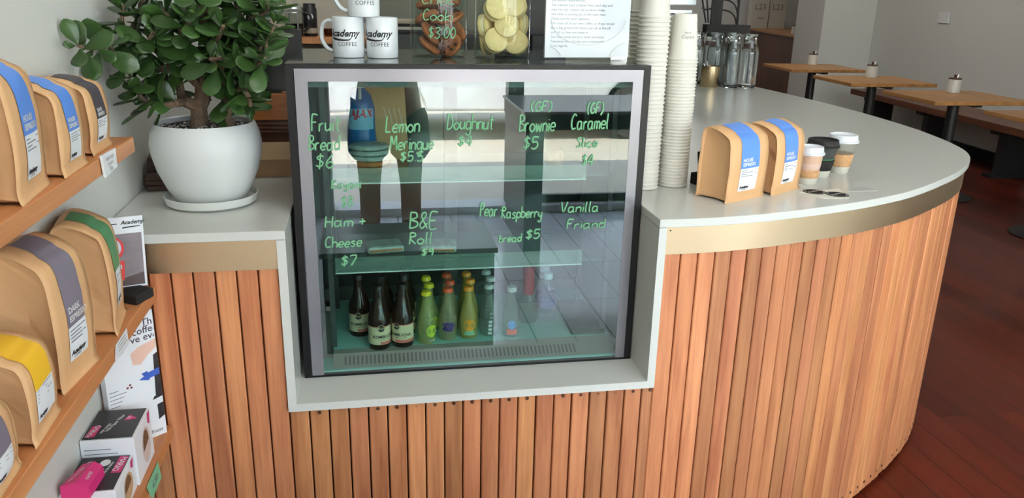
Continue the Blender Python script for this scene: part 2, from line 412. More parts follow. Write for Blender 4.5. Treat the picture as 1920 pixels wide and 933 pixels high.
struct(MB().box(7.6, 7.8, 7.8, 10.8, 0, 3.0).box(6.4, 7.6, 7.7, 7.8, 0, 3.0).build('wall_far_right', M_wall))
struct(MB().box(1.7, 7.7, 10.6, 10.8, 0, 3.0).build('wall_back', M_wall))
struct(MB().box(WL, 0.05, 1.92, 3.0, 0, 3.0).build('wall_kitchen', M_wall_warm))
struct(MB().box(0.05, 1.7, 2.9, 3.1, 0, 3.0).build('wall_kitchen_recess', pm('olive_grey_paint', rgb(124, 124, 112), 0.7)))
struct(MB().box(1.58, 1.7, 3.1, 10.6, 0, 3.0).build('wall_partition', M_wall))
struct(MB().box(5.2, 5.9, 7.2, 7.8, 0, 3.0).build('wall_column', M_wall))
wf = struct(MB().box(WL - 0.2, 6.5, -3.42, -3.26, 2.72, 3.0).build('wall_front', M_wall))
struct(MB().box(WL, WL + 0.30, -3.40, -3.26, 0, 2.72).box(WL + 0.06, WL + 0.10, -3.26, -3.245, 0, 2.72).box(WL + 0.20, WL + 0.23, -3.26, -3.245, 0, 2.72).build('trim_1', pm('frame_grey', rgb(150, 156, 154), 0.5)))  # door frame post, widened to cut daylight on the counter's left end
struct(MB().box(0.90, 1.0, -3.40, -3.28, 0, 2.72).build('trim_2', M_black))
struct(MB().box(3.2, 3.27, -3.40, -3.28, 0, 2.72).build('trim_3', M_black))
struct(MB().box(-0.23, 5.0, -3.44, -3.24, 0.0, 0.05).build('trim_4', pm('sill_white', rgb(225, 226, 226), 0.4)))
w1 = struct(MB().box(1.0, 3.2, -3.36, -3.32, 0, 0.10).box(1.0, 3.2, -3.36, -3.32, 2.64, 2.72).build('window_1', M_black))
MB().box(1.0, 3.2, -3.343, -3.337, 0.1, 2.64).build('window_pane', glass('window_glass', (0.95, 0.97, 0.96, 1)), w1)
w2 = struct(MB().box(3.27, 5.0, -3.36, -3.32, 0, 0.10).box(3.27, 5.0, -3.36, -3.32, 2.64, 2.72).build('window_2', M_black))
MB().box(3.27, 5.0, -3.343, -3.337, 0.1, 2.64).build('window_pane', MATS['window_glass'], w2)
struct(MB().box(5.6 - 0.02, 5.62, 2.2, 7.1, 0.0, 0.10).build('base_strip_right', M_black)).matrix_world = Matrix.Translation((5.6, 4.3, 0)) @ Matrix.Rotation(-math.atan(0.0875), 4, 'Z') @ Matrix.Translation((-5.61, -4.3, 0))  # black strip along the foot of the right wall
struct(MB().box(-2.0, 7.5, -4.4, -3.42, 2.74, 2.86).build('unseen_awning', M_steel if False else pm('awning_grey', rgb(150, 150, 150), 0.7)))  # unseen canopy over the shop front, added to block high sky light
# street in front of the shop
M_pave = pm('footpath_concrete', rgb(226, 212, 190), 0.8, var=0.08, vscale=3)
M_road = pm('road_asphalt', rgb(202, 194, 174), 0.9, var=0.08, vscale=2)
struct(MB().box(-12, 16, -5.0, -3.3, -0.25, -0.02).build('footpath', M_pave))
struct(MB().box(-12, 16, -13.0, -5.0, -0.4, -0.13).build('road', M_road))
struct(MB().box(-12, 16, -16.0, -13.0, -0.3, -0.02).build('footpath_opposite', M_pave))

# ------------------------------------------------------------------ counter
CURVE = crom([(0.612, 0.0), (0.752, 0.004), (0.919, 0.031), (1.147, 0.096), (1.313, 0.165), (1.42, 0.224), (1.55, 0.311), (1.69, 0.416), (1.815, 0.535), (1.90, 0.645), (1.957, 0.76), (2.012, 0.934), (2.065, 1.2), (2.10, 1.6), (2.10, 2.0), (2.08, 2.4), (2.05, 2.78)], 8)
CURVE = [Vector((p.x, max(p.y, 0.0))) for p in CURVE]
def offset(poly, d):
    out = []
    for i, p in enumerate(poly):
        t = (poly[min(i + 1, len(poly) - 1)] - poly[max(i - 1, 0)]).normalized()
        out.append(p + Vector((-t.y, t.x)) * d)
    return out
def walk(poly, step):
    """points and tangents every `step` along a polyline"""
    out = []; d = 0.0; nxt = 0.0
    for a, b in zip(poly, poly[1:]):
        l = (b - a).length
        while nxt <= d + l:
            out.append((a + (b - a) * ((nxt - d) / l), (b - a).normalized())); nxt += step
        d += l
    return out
NL, NR, NB = -0.190, 0.641, 0.540        # outside of the white niche surround
base = empty('counter_base', (0.2, 0.3, 0), 0, 'curved shop counter base clad in vertical reddish timber slats with a brass band', 'counter')
def cb(mb, name, mat, **k):
    for i, v in enumerate(mb.v): mb.v[i] = (v[0] - 0.2, v[1] - 0.3, v[2])
    return mb.build(name, mat, base, **k)
core = MB().box(WL + 0.002, NL, 0.036, 0.58, 0, 0.928).box(NL, NR, 0.036, 0.58, 0, NB - 0.002)
inner = offset(CURVE, 0.04)
inner = [p for p in inner if p.x > NR]
core.prism([(NR, 0.04)] + [(p.x, p.y) for p in inner] + [(1.5, 2.72), (0.94, 1.88), (0.94, 0.78), (NR, 0.78)], 0, 0.928)
cb(core, 'carcass', M_core)
PITCH = 0.0424
sl = MB()
def slat(p, t, z0, z1, w=PITCH - 0.0032):
    nrm = Vector((-t.y, t.x))
    jit = rnd.uniform(-0.0014, 0.0014)
    a = p + t * 0.0016 + nrm * jit; bq = a + t * w
    th = 0.02; c = 0.0022
    poly = [a + nrm * c, a + t * c, bq - t * c, bq + nrm * c, bq + nrm * th, a + nrm * th]
    sl.prism([(q.x, q.y) for q in poly], z0, z1)
x = NL - PITCH
M_screw = pm('rusty_screw', rgb(92, 60, 40), 0.5, 0.6)
screw_me = MB().lathe([(0, 0.0012), (0.0042, 0.0008), (0.0047, -0.001), (0, -0.001)], 10).mesh('screw_head'); screw_me.materials.append(M_screw)
def screw(p, t, z):
    o = Vector((p.x + t.x * PITCH / 2, p.y + t.y * PITCH / 2, z)); n2 = Vector((t.y, -t.x, 0))
    Mx = n2.to_track_quat('Z', 'Y').to_matrix().to_4x4(); Mx.translation = o
    so_ = bpy.data.objects.new('screw_head', screw_me); COL.objects.link(so_); so_.parent = base
    Mx.translation = o - Vector((0.2, 0.3, 0)); so_.matrix_local = Mx
while x > WL - 0.02:
    slat(Vector((max(x, WL + 0.001), 0.012)), Vector((1, 0)), 0.02, 0.93, (PITCH - 0.0032) if x > WL else x + PITCH - WL - 0.004); x -= PITCH
x = NL
while x < NR - 0.01:
    slat(Vector((x, 0.012)), Vector((1, 0)), 0.02, NB, min(PITCH - 0.0032, NR - x)); screw(Vector((x, 0.012)), Vector((1, 0)), NB - 0.012); x += PITCH
path = offset(CURVE, 0.012)
path = [Vector((NR, 0.012))] + [p for p in path if p.x > NR + 0.004]
for p, t in walk(path, PITCH):
    slat(p, t, 0.02, 0.93)
    if p.y < 1.2 and p.x > 1.1: screw(p, t, 0.045)
cb(sl, 'slat_cladding', M_slat)
cb(MB().box(WL + 0.002, NL, 0.0085, 0.0125, 0.866, 0.931), 'brass_band', M_brass)
o2 = offset(CURVE, 0.0085); i2 = offset(CURVE, 0.0118)
o2 = [Vector((NR, 0.0085))] + [p for p in o2 if p.x > NR + 0.003]; i2 = [Vector((NR, 0.0118))] + [p for p in i2 if p.x > NR + 0.003]
bb = MB(); m_ = min(len(o2), len(i2)); o2 = o2[:m_]; i2 = i2[:m_]
bb.prism([(p.x, p.y) for p in o2] + [(p.x, p.y) for p in reversed(i2)], 0.866, 0.931)
bo = cb(bb, 'brass_band', M_brass, smooth=True)
cb(MB().lathe([(0, 0.001), (0.0018, 0.0008), (0.002, 0)], 8, Matrix.Translation((0.652, 0.0083, 0.922)) @ Matrix.Rotation(R(90), 4, 'X')), 'band_screw', M_ink)

tag(MB().box(WL + 0.002, NL + 0.018, 0.0, 0.62, 0.931, 0.95).build('countertop', M_stone, bevel=0.0015), 'white stone countertop on the left of the display case, under the potted plant', 'countertop')
ct = MB().prism([(0.623, 0.0)] + [(p.x, p.y) for p in CURVE if p.x > 0.63] + [(1.46, 2.78), (0.90, 1.92), (0.90, 0.82)] + [(0.623, 0.82)], 0.931, 0.95)
tag(ct.build('countertop', M_stone, bevel=0.0015), 'large white stone countertop with rounded end, right of the display case', 'countertop')
sr = MB().box(NL, NL + 0.018, 0.0, 0.56, NB + 0.018, 0.9305).box(0.623, NR, 0.0, 0.56, NB + 0.018, 0.9305).box(NL, NR, 0.0, 0.56, NB, NB + 0.018)
tag(sr.build('niche_surround', M_stone), 'white stone surround framing the recess of the glass display case', 'surround')

# ------------------------------------------------------------------ refrigerated display case
X0, X1, Y0, Y1, Z0, Z1 = -0.163, 0.621, 0.122, 0.548, 0.5585, 1.269
case = empty('display_case', (0.23, 0.33, Z0), 0, 'glass fronted refrigerated display case set into the counter, with black edges and green handwriting', 'display case')
def cs(mb, name, mat, par=None, **k):
    for i, v in enumerate(mb.v): mb.v[i] = (v[0] - 0.23, v[1] - 0.33, v[2] - Z0)
    return mb.build(name, mat, par or case, **k)
M_caseglass = glass('case_glass', (0.84, 0.93, 0.90, 1), 2.3)
M_caseblack = pm('case_black', rgb(14, 14, 16), 0.42, spec=0.25)
M_silver = pm('silver_border', rgb(136, 134, 140), 0.25, 0.5)
M_caseinner = pm('case_liner', rgb(96, 112, 108), 0.45)
M_deck = pm('teal_deck', rgb(150, 208, 202), 0.3, 0.0)
M_dkglass = pm('dark_glass_top', rgb(58, 66, 62), 0.06, 0.0, 0.8)
cs(MB().box(X0 + 0.016, X1 - 0.016, Y0 + 0.0005, Y0 + 0.0065, Z0 + 0.002, Z1 - 0.010), 'front_glass', M_caseglass)
e = MB().box(X0, X0 + 0.016, Y0, Y1, Z0, Z1 - 0.009).box(X1 - 0.016, X1, Y0, Y1, Z0, Z1 - 0.009).box(X0, X1, Y0, Y0 + 0.012, Z1 - 0.0095, Z1 - 0.0005)
e.box(X0, X1, Y0 - 0.0006, Y0 + 0.012, Z0, Z0 + 0.005)
cs(e, 'black_edge', M_caseblack)
s_ = MB().box(X0 + 0.018, X0 + 0.044, Y0 - 0.0004, Y0 + 0.0004, Z0 + 0.002, Z1 - 0.010).box(X1 - 0.040, X1 - 0.017, Y0 - 0.0004, Y0 + 0.0004, Z0 + 0.002, Z1 - 0.010).box(X0 + 0.044, X1 - 0.040, Y0 - 0.0004, Y0 + 0.0004, Z1 - 0.036, Z1 - 0.010)
cs(s_, 'silver_border', M_silver)
cs(MB().box(X0, X1, Y0 + 0.012, Y1, Z1 - 0.010, Z1), 'top_glass', M_dkglass)
cs(MB().box(X0 + 0.0165, X0 + 0.03, Y0 + 0.014, Y1, Z0, Z1 - 0.011), 'side_liner', M_caseinner)
cs(MB().box(X1 - 0.03, X1 - 0.0165, Y0 + 0.014, Y1, Z0, Z1 - 0.011), 'side_liner', M_caseinner)
cs(MB().box(X0 + 0.03, X1 - 0.03, Y0 + 0.014, 0.205, Z0, Z0 + 0.008).box(X0 + 0.064, X1 - 0.032, 0.20, Y1 - 0.02, Z0, 0.590), 'deck', M_deck)
M_grille = pm('grey_grille', rgb(128, 130, 120), 0.5)
gr = MB().add([(X0 + 0.064, 0.142, 0.566), (X1 - 0.032, 0.142, 0.566), (X1 - 0.032, 0.20, 0.5905), (X0 + 0.064, 0.20, 0.5905), (X0 + 0.064, 0.142, 0.560), (X1 - 0.032, 0.142, 0.560), (X1 - 0.032, 0.20, 0.584), (X0 + 0.064, 0.20, 0.584)], [(0, 1, 2, 3), (7, 6, 5, 4), (0, 4, 5, 1), (3, 2, 6, 7)])
cs(gr, 'air_grille', M_grille)
gs = MB(); k = 0; xx = X0 + 0.09
while xx < X1 - 0.13:
    gs.add([(xx, 0.152, 0.5708), (xx + 0.0045, 0.152, 0.5708), (xx + 0.0045, 0.178, 0.5818), (xx, 0.178, 0.5818)], [(0, 1, 2, 3)]); xx += 0.0098
cs(gs, 'grille_slots', pm('slot_dark', rgb(44, 46, 42), 0.8))
cs(MB().box(X0 + 0.03, X1 - 0.03, Y0 + 0.02, 0.20, 1.219, Z1 - 0.011), 'lamp_housing', M_caseinner)
cs(MB().box(X0 + 0.03, X1 - 0.03, Y1 - 0.012, Y1 - 0.008, 0.59, 1.21), 'sliding_door', pm('door_dark_glass', rgb(52, 60, 58), 0.08, 0.0, 0.6))
cs(MB().box(X0 + 0.03, X1 - 0.03, Y1 - 0.026, Y1 - 0.012, 0.590, 0.625).box(X0 + 0.03, X1 - 0.03, Y1 - 0.026, Y1 - 0.012, 1.19, 1.235).box(0.20, 0.235, Y1 - 0.026, Y1 - 0.012, 0.625, 1.19), 'door_frame', pm('door_frame_grey', rgb(84, 92, 90), 0.4))
up = MB()
for ux_ in (X0 + 0.066, X1 - 0.046):
    for uy_ in (0.215, 0.46): up.box(ux_ - 0.006, ux_ + 0.006, uy_, uy_ + 0.014, 0.59, 1.219)
cs(up, 'shelf_upright', pm('upright_grey', rgb(70, 78, 76), 0.4))
M_shglass = glass('shelf_glass', (0.78, 0.90, 0.86, 1), 1.5, 0.0, rgb(150, 190, 178), 0.10)
M_strip = glass('ticket_strip', (0.80, 0.91, 0.87, 1), 1.5, 0.15, rgb(176, 206, 194), 0.20)
for zs, h_ in ((0.790, 0.036), (1.003, 0.034)):
    sh = cs(MB().box(X0 + 0.074, X1 - 0.05, 0.205, 0.47, zs, zs + 0.006), 'glass_shelf', M_shglass)
    mb = MB().box(X0 + 0.078, 0.505, 0.196, 0.200, zs - 0.004, zs + h_ - 0.004)
    cs(mb, 'ticket_strip', M_strip, case)
    cs(MB().box(X0 + 0.078, 0.505, 0.1945, 0.2005, zs - 0.006, zs - 0.0035), 'strip_lip', pm('lip_white', rgb(206, 222, 218), 0.3), case)
MENU = [('Fruit',-0.116,1.126,0.062,0.039),('Bread',-0.124,1.086,0.068,0.036),('$6',-0.112,1.048,0.038,0.035),('Kayani',-0.081,1.004,0.066,0.021),('$8',-0.063,0.962,0.026,0.026),('Ham +',-0.099,0.917,0.093,0.029),('Cheese',-0.101,0.870,0.084,0.029),('$7',-0.069,0.827,0.034,0.026),('Lemon',0.036,1.122,0.078,0.040),('Meringue',0.046,1.085,0.099,0.036),('$5.5',0.066,1.060,0.052,0.024),('Doughnut',0.168,1.127,0.109,0.039),('$4',0.191,1.092,0.033,0.025),('(GF)',0.352,1.168,0.048,0.023),('Brownie',0.327,1.121,0.086,0.042),('$5',0.336,1.083,0.035,0.031),('(GF)',0.479,1.161,0.038,0.027),('Caramel',0.444,1.125,0.091,0.040),('Slice',0.458,1.086,0.051,0.026),('$4',0.472,1.045,0.028,0.026),('B&E',0.084,0.906,0.065,0.043),('Roll',0.083,0.871,0.053,0.031),('$9',0.109,0.845,0.027,0.019),('Pear +',0.242,0.931,0.058,0.036),('Raspberry',0.291,0.925,0.100,0.031),('bread',0.286,0.870,0.055,0.022),('$5',0.348,0.875,0.033,0.025),('Vanilla',0.427,0.936,0.097,0.028),('Friand',0.444,0.897,0.096,0.025)]
for tx, mx_, mz_, mw_, mh_ in MENU:
    q = hand_mb(tx, mw_ * 0.92, mh_ * 0.85, page((mx_, Y0 - 0.0004, mz_ + mh_ * 0.12), (1, 0, 0), (0, 0, 1)), 0.0019)
    cs(q, 'handwritten_price' if '$' in tx else 'handwritten_word', M_green_marker)
# ------------------------------------------------------------------ wall shelves on the left
SF = -0.430
tag(MB().box(WL + 0.001, SF, -1.05, -0.020, 1.119, 1.147).build('wall_shelf', M_shelf, bevel=0.0015), 'upper timber wall shelf carrying two blue labelled coffee bags', 'shelf')
tag(MB().box(WL + 0.001, SF, -1.05, 0.0, 0.815, 0.843).build('wall_shelf', M_shelf, bevel=0.0015), 'middle timber wall shelf carrying the green, grey and yellow labelled bags', 'shelf')
tag(MB().box(WL + 0.001, SF, -1.05, 0.0, 0.502, 0.530).build('wall_shelf', M_shelf, bevel=0.0015), 'lowest timber wall shelf carrying the black and white filter boxes', 'shelf')

# ------------------------------------------------------------------ coffee bags
def coffee_bag(loc, rz, w, d, h, band, words, label, cat='coffee bag', group=None, band_end=0.46, label_end=0.14, lw=0.47, yellow=False, seed=1):
    rr = random.Random(seed)
    t = empty('coffee_bag', loc, R(rz), label, cat, group)
    prof = [(-d/2 - 0.005, 0.0), (-d/2 - 0.001, 0.012), (-d/2 - 0.003, 0.25*h), (-d/2 - 0.004, 0.5*h), (-d/2 - 0.002, 0.72*h), (-d/2 + 0.001, 0.82*h), (-d/2 + 0.007, 0.885*h), (-d/2 + 0.020, 0.93*h), (-d*0.10, 0.968*h), (d*0.16, 0.998*h), (d*0.36, 0.985*h), (d/2 - 0.003, 0.90*h), (d/2, 0.6*h), (d/2, 0.3*h), (d/2, 0.0)]
    pr = [Vector((0, y, z)) for y, z in prof]
    P = crom(pr, 4); n = len(P)
    mb = MB(); vs = []; fs = []
    NX = 9
    for i, p in enumerate(P):
        for k in range(NX):
            u = -1 + 2 * k / (NX - 1)
            flare = 1.0 + (0.05 if p.z < 0.03 * h else 0.0) - 0.05 * max(0, p.z / h - 0.55) 
            nz = noise.noise(Vector((u * 2.1 + seed * 3.7, p.y * 30, p.z * 22))) * 0.0022
            bul = (1 - u * u) * 0.004 * math.sin(min(1, p.z / h) * math.pi)
            yo = (-1 if p.y < 0 else 1) * (bul + nz) if 0.04 * h < p.z < 0.93 * h else 0
            zo = nz * 0.8 + (1 - u * u) * 0.003 if p.z >= 0.93 * h else 0
            vs.append((u * w / 2 * flare, p.y + yo, max(p.z + zo, 0)))
    for i in range(n - 1):
        for k in range(NX - 1): fs.append((i*NX+k, i*NX+k+1, (i+1)*NX+k+1, (i+1)*NX+k))
    mb.add(vs, fs)
    # gusseted sides, folded inwards behind the front and back panels
    cy = 0.0; cz = 0.45 * h
    for sgn in (-1, 1):
        e0 = []; e1 = []
        for i, p in enumerate(P):
            fl = 1.0 + (0.05 if p.z < 0.03 * h else 0.0) - 0.05 * max(0, p.z / h - 0.55)
            e0.append(Vector((sgn * w / 2 * fl, vs[i*NX][1], vs[i*NX][2] if sgn < 0 else vs[i*NX+NX-1][2])))
            q = Vector((0, cy + (p.y - cy) * 0.92, cz + (p.z - cz) * 0.945))
            e1.append(Vector((sgn * (w / 2 * fl - 0.008), q.y, max(q.z, 0.001))))
        half = n // 2; mids = []
        for i in range(half + 1):
            a, b_ = e1[i], e1[n - 1 - i]
            m = (a + b_) / 2; m.x = sgn * (w / 2 - 0.008 - 0.010 * (0.4 + math.sin(math.pi * min(1, m.z / h)))) + rr.uniform(-0.001, 0.001)
            mids.append(m)
        va = e0 + e1 + mids; f2 = []
        for i in range(n - 1): f2.append((i, i+1, n+i+1, n+i))
        for i in range(half):
            f2.append((n+i, n+i+1, 2*n+i+1, 2*n+i)); j = n - 1 - i
            f2.append((n+j, n+j-1, 2*n+i+1, 2*n+i))
        mb.add(va, f2)
    body = mb.build('bag_body', M_kraft, t, smooth=True)
    sd = body.modifiers.new('thick', 'SOLIDIFY'); sd.thickness = 0.0012; sd.offset = -1
    # band and white label follow the front profile
    def strip(z_hi_idx, zlo, zhi, mat, name, off):
        sv = []; sf = []; rows = []
        for i, p in enumerate(P):
            front = i < n * 0.66
            if not front: continue
            if p.z < zlo * h and p.y < 0: continue
            if zhi is not None and p.z > zhi * h: continue
            rows.append(i)
        pts = []
        for i in rows: pts.append(i)
        grid = []
        def row(i, fz=None):
            out = []
            for k in range(5):
                u = (-1 + 2 * k / 4) * lw
                kk = (u + 1) / 2 * (NX - 1); k0 = int(kk); fr = kk - k0
                if fz is None: a, b_ = Vector(vs[i*NX+k0]), Vector(vs[i*NX+min(k0+1, NX-1)])
                else:
                    a = Vector(vs[i*NX+k0]).lerp(Vector(vs[(i+1)*NX+k0]), fz); b_ = Vector(vs[i*NX+k0+1]).lerp(Vector(vs[(i+1)*NX+k0+1]), fz)
                q = a.lerp(b_, fr)
                pp = P[min(i+1, n-1)] - P[max(i-1, 0)]; nn = Vector((0, -pp.z, pp.y)).normalized()
                out.append(q + nn * off)
            return out
        def frac(zt):
            for i in range(n - 1):
                if P[i].z <= zt * h <= P[i+1].z: return i, (zt * h - P[i].z) / max(1e-9, P[i+1].z - P[i].z)
        i0, f0 = frac(zlo); grid.append(row(i0, f0))
        for i in rows: grid.append(row(i))
        if zhi is not None:
            i1, f1 = frac(zhi); grid.append(row(i1, f1))
        for g in grid: sv += g
        for i in range(len(grid) - 1):
            for k in range(4): sf.append((i*5+k, i*5+k+1, (i+1)*5+k+1, (i+1)*5+k))
        return MB().add(sv, sf).build(name, mat, t, smooth=True)
    strip(None, band_end, None, band, 'colour_band', 0.0011)
    lab = strip(None, label_end, band_end, M_paper, 'white_label', 0.0012)
    yf = lambda z: min(-d/2 - 0.0085, -d/2 - 0.0085)
    x0 = -w / 2 * lw
    half_ = max(range(n), key=lambda i: P[i].z)
    def conform(mb2, off=0.0017):
        out = []
        for x, y, z in mb2.v:
            i = 0
            while i < half_ - 1 and P[i + 1].z < z: i += 1
            f_ = min(1.0, max(0.0, (z - P[i].z) / max(1e-9, P[i + 1].z - P[i].z)))
            kk = min(NX - 1.001, max(0.0, (x / (w / 2) + 1) / 2 * (NX - 1))); k0 = int(kk); g_ = kk - k0
            ya = vs[i*NX+k0][1]*(1-g_) + vs[i*NX+k0+1][1]*g_; yb = vs[(i+1)*NX+k0][1]*(1-g_) + vs[(i+1)*NX+k0+1][1]*g_
            out.append((x, ya*(1-f_) + yb*f_ - off, z))
        mb2.v = out
        return mb2
    if words:
        ts = MB()
        for q, wd in enumerate(words):
            m2 = text_mb(wd, h * 0.062, page((x0 + w * 0.045, yf(0), h * (band_end + 0.115 - q * 0.062)), (1, 0, 0), (0, 0, 1)), align='LEFT', bold=0.0004)
            ts.add(m2.v, m2.f)
        conform(ts).build('band_lettering', M_white, t)
    ln = MB()
    for q in range(4):
        ww = w * lw * (0.86 if q % 2 == 0 else 0.6); z = h * (band_end - 0.035 - q * 0.026)
        if yellow: z = h * (band_end - 0.02 - q * 0.04)
        ln.add([(x0 + w*0.03, yf(0), z), (x0 + w*0.03 + ww, yf(0), z), (x0 + w*0.03 + ww, yf(0), z + h*0.008), (x0 + w*0.03, yf(0), z + h*0.008)], [(0,1,2,3)])
    conform(ln).build('fine_print', M_grey_ink, t)
    lg = text_mb('Academy', h * 0.05, page((x0 + w*0.03, yf(0), h * (label_end + 0.055)), (1, 0, 0), (0, 0, 1)), align='LEFT', shear=0.3, bold=0.0005)
    m2 = text_mb('COFFEE', h * 0.028, page((x0 + w*0.08, yf(0), h * (label_end + 0.022)), (1, 0, 0), (0, 0, 1)), align='LEFT'); lg.add(m2.v, m2.f)
    conform(lg).build('label_logo', M_ink, t)
    return t
M_blue = pm('blue_band', rgb(86, 134, 214), 0.5)
M_slate = pm('slate_band', rgb(74, 70, 76), 0.55)
M_mauve = pm('grey_mauve_band', rgb(122, 114, 128), 0.55)
M_green = pm('green_band', rgb(72, 132, 88), 0.55)
M_yellow = pm('yellow_band', rgb(238, 186, 40), 0.55)
H2 = ['HOUSE', 'ESPRESSO']
GU, GLW, GC = 'coffee bags on the upper shelf', 'coffee bags on the middle shelf', 'coffee bags on the countertop'
coffee_bag((-0.486, -0.4645, 1.147), 95, 0.128, 0.085, 0.180, M_blue, H2, 'large blue banded kraft coffee bag at the near end of the upper shelf', group=GU, seed=1)
coffee_bag((-0.479, -0.3135, 1.147), 91, 0.108, 0.078, 0.136, M_blue, H2, 'smaller blue banded kraft coffee bag, middle of the upper shelf', group=GU, seed=2)
coffee_bag((-0.487, -0.149, 1.147), 91, 0.110, 0.076, 0.122, M_slate, ['BLAKE', 'ESPRESSO'], 'dark grey banded kraft coffee bag at the far end of the upper shelf', group=GU, seed=3)
coffee_bag((-0.486, -0.636, 1.147), 92, 0.120, 0.080, 0.150, M_blue, H2, 'kraft coffee bag cut off by the left edge, nearest on the upper shelf', group=GU, seed=4)
coffee_bag((-0.487, -0.188, 0.843), 98, 0.122, 0.080, 0.198, M_green, [], 'tall green banded kraft coffee bag at the far end of the middle shelf', group=GLW, seed=5, band_end=0.52, label_end=0.20)
coffee_bag((-0.489, -0.388, 0.843), 83, 0.118, 0.082, 0.215, M_mauve, ['DARK', 'ESPRESSO'], 'largest kraft coffee bag, grey mauve band, on the middle shelf', group=GLW, seed=6, band_end=0.42, label_end=0.17)
coffee_bag((-0.482, -0.552, 0.843), 92, 0.100, 0.078, 0.128, M_yellow, [], 'small yellow banded kraft coffee bag on the middle shelf', group=GLW, seed=7, band_end=0.55, label_end=0.2, lw=0.62, yellow=True)
coffee_bag((-0.482, -0.690, 0.843), 92, 0.100, 0.078, 0.105, M_mauve, [], 'kraft coffee bag cut off at the bottom left corner, nearest on the middle shelf', group=GLW, seed=8)
coffee_bag((0.871, 0.193, 0.95), 27.6, 0.146, 0.088, 0.172, M_blue, H2, 'front left blue banded kraft coffee bag on the white countertop', group=GC, seed=9)
coffee_bag((1.008, 0.256, 0.95), 32.3, 0.132, 0.088, 0.172, M_blue, H2, 'blue banded kraft coffee bag beside the reusable cups on the countertop', group=GC, seed=10)

# ------------------------------------------------------------------ tags, card and boxes on the shelves
t = empty('price_tag', (-0.4285, -0.19, 1.135), 0, 'white plastic price tag clipped to the front of the upper shelf', 'price tag')
MB().add([(0, -0.040, 0.018), (0, 0.038, 0.016), (0, 0.034, -0.016), (0, -0.034, -0.020), (0.004, -0.040, 0.018), (0.004, 0.038, 0.016), (0.004, 0.034, -0.016), (0.004, -0.034, -0.020)], [(0,1,2,3),(7,6,5,4),(0,4,5,1),(1,5,6,2),(2,6,7,3),(3,7,4,0)]).build('tag_plate', M_white, t, bevel=0.0008)
mb = MB()
for q, s_ in enumerate(('Single Origin', 'Espresso', '250g')):
    m2 = text_mb(s_, 0.0085, page((0.0042, 0.0, 0.008 - q * 0.0095), (0, 1, 0), (0, 0, 1))); mb.add(m2.v, m2.f)
mb.build('tag_lettering', M_grey_ink, t)
t = empty('price_tag', (-0.4285, -0.25, 0.832), 0, 'white paper tag hanging from the front of the middle shelf', 'price tag')
MB().add([(0, -0.042, -0.012), (0, -0.030, 0.010), (0, 0.036, 0.012), (0, 0.037, -0.016), (0, 0.0, -0.020), (0.001, -0.042, -0.012), (0.001, -0.030, 0.010), (0.001, 0.036, 0.012), (0.001, 0.037, -0.016), (0.001, 0.0, -0.020)], [(0,1,2,3,4),(9,8,7,6,5),(0,5,6,1),(1,6,7,2),(2,7,8,3),(3,8,9,4),(4,9,5,0)]).build('tag_paper', M_paper, t)
mb = MB()
for q in range(3):
    z = 0.006 - q * 0.006; mb.add([(0.0014, -0.022, z), (0.0014, 0.02 + 0.004*q, z), (0.0014, 0.02 + 0.004*q, z + 0.0012), (0.0014, -0.022, z + 0.0012)], [(0,1,2,3)])
mb.build('tag_fine_print', M_grey_ink, t)
t = empty('price_tag', (-0.4285, -0.172, 0.507), 0, 'green paper tag on the front of the lowest shelf', 'price tag')
MB().add([(0, -0.052, 0.020), (0, 0.034, 0.020), (0, 0.044, -0.022), (0, -0.030, -0.022), (0.0008, -0.052, 0.020), (0.0008, 0.034, 0.020), (0.0008, 0.044, -0.022), (0.0008, -0.030, -0.022)], [(0,1,2,3),(7,6,5,4),(0,4,5,1),(1,5,6,2),(2,6,7,3),(3,7,4,0)]).build('tag_paper', pm('green_paper', rgb(122, 190, 148), 0.6), t)
mb = hand_mb('6.50', 0.034, 0.012, page((0.0012, -0.02, -0.004), (0, 1, 0), (0, 0, 1)), 0.0006); mb.build('tag_lettering', M_grey_ink, t)

# advertising card in a black foot
t = empty('card_stand', (-0.452, -0.045, 0.843), 0, 'small advertising card with a red machine photo in a black foot, middle shelf end', 'card stand')
PC = page((0.0, 0.0, 0.0), (0.90, 0.30, 0.0), (0.0, 0.16, 0.98))
fo = MB().prism([(-0.036, -0.03), (0.014, -0.06), (0.034, -0.012), (-0.012, 0.018)], 0.0, 0.018)
fo.build('black_foot', M_matblack, t, bevel=0.002)
Mc = page((-0.070, -0.02, 0.016), (0.93, 0.30, 0.0), (0.0, 0.16, 0.98))
MB().box(0, 0.093, 0, 0.137, -0.001, 0.0, Mc).build('card', M_paper, t)
MB().add([(0.004, 0.004, 0.0004), (0.089, 0.004, 0.0004), (0.089, 0.105, 0.0004), (0.004, 0.105, 0.0004)], [(0,1,2,3)], Mc).build('photo_print', pm('concrete_print', rgb(122, 112, 118), 0.5, var=0.2, vscale=30), t)
rp_ = MB()
rp_.add([(0.033 + 0.024*math.cos(a), 0.078 + 0.024*math.sin(a), 0.0007) for a in [i*math.pi/14 for i in range(28)]], [tuple(range(28))], Mc)
rp_.add([(0.026, 0.014, 0.0007), (0.054, 0.016, 0.0007), (0.056, 0.053, 0.0007), (0.026, 0.053, 0.0007)], [(0,1,2,3)], Mc); rp_.build('red_print', pm('red_print', rgb(206, 52, 50), 0.5), t)
wp = MB().add([(0.032 + 0.020*math.cos(a), 0.079 + 0.0205*math.sin(a), 0.0010) for a in [i*math.pi/14 for i in range(28)]], [tuple(range(28))], Mc)
wp.add([(0.029, 0.036, 0.001), (0.051, 0.038, 0.001), (0.051, 0.046, 0.001), (0.029, 0.045, 0.001)], [(0,1,2,3)], Mc); wp.build('dial_print', pm('dial_print', rgb(206, 210, 220), 0.4), t)
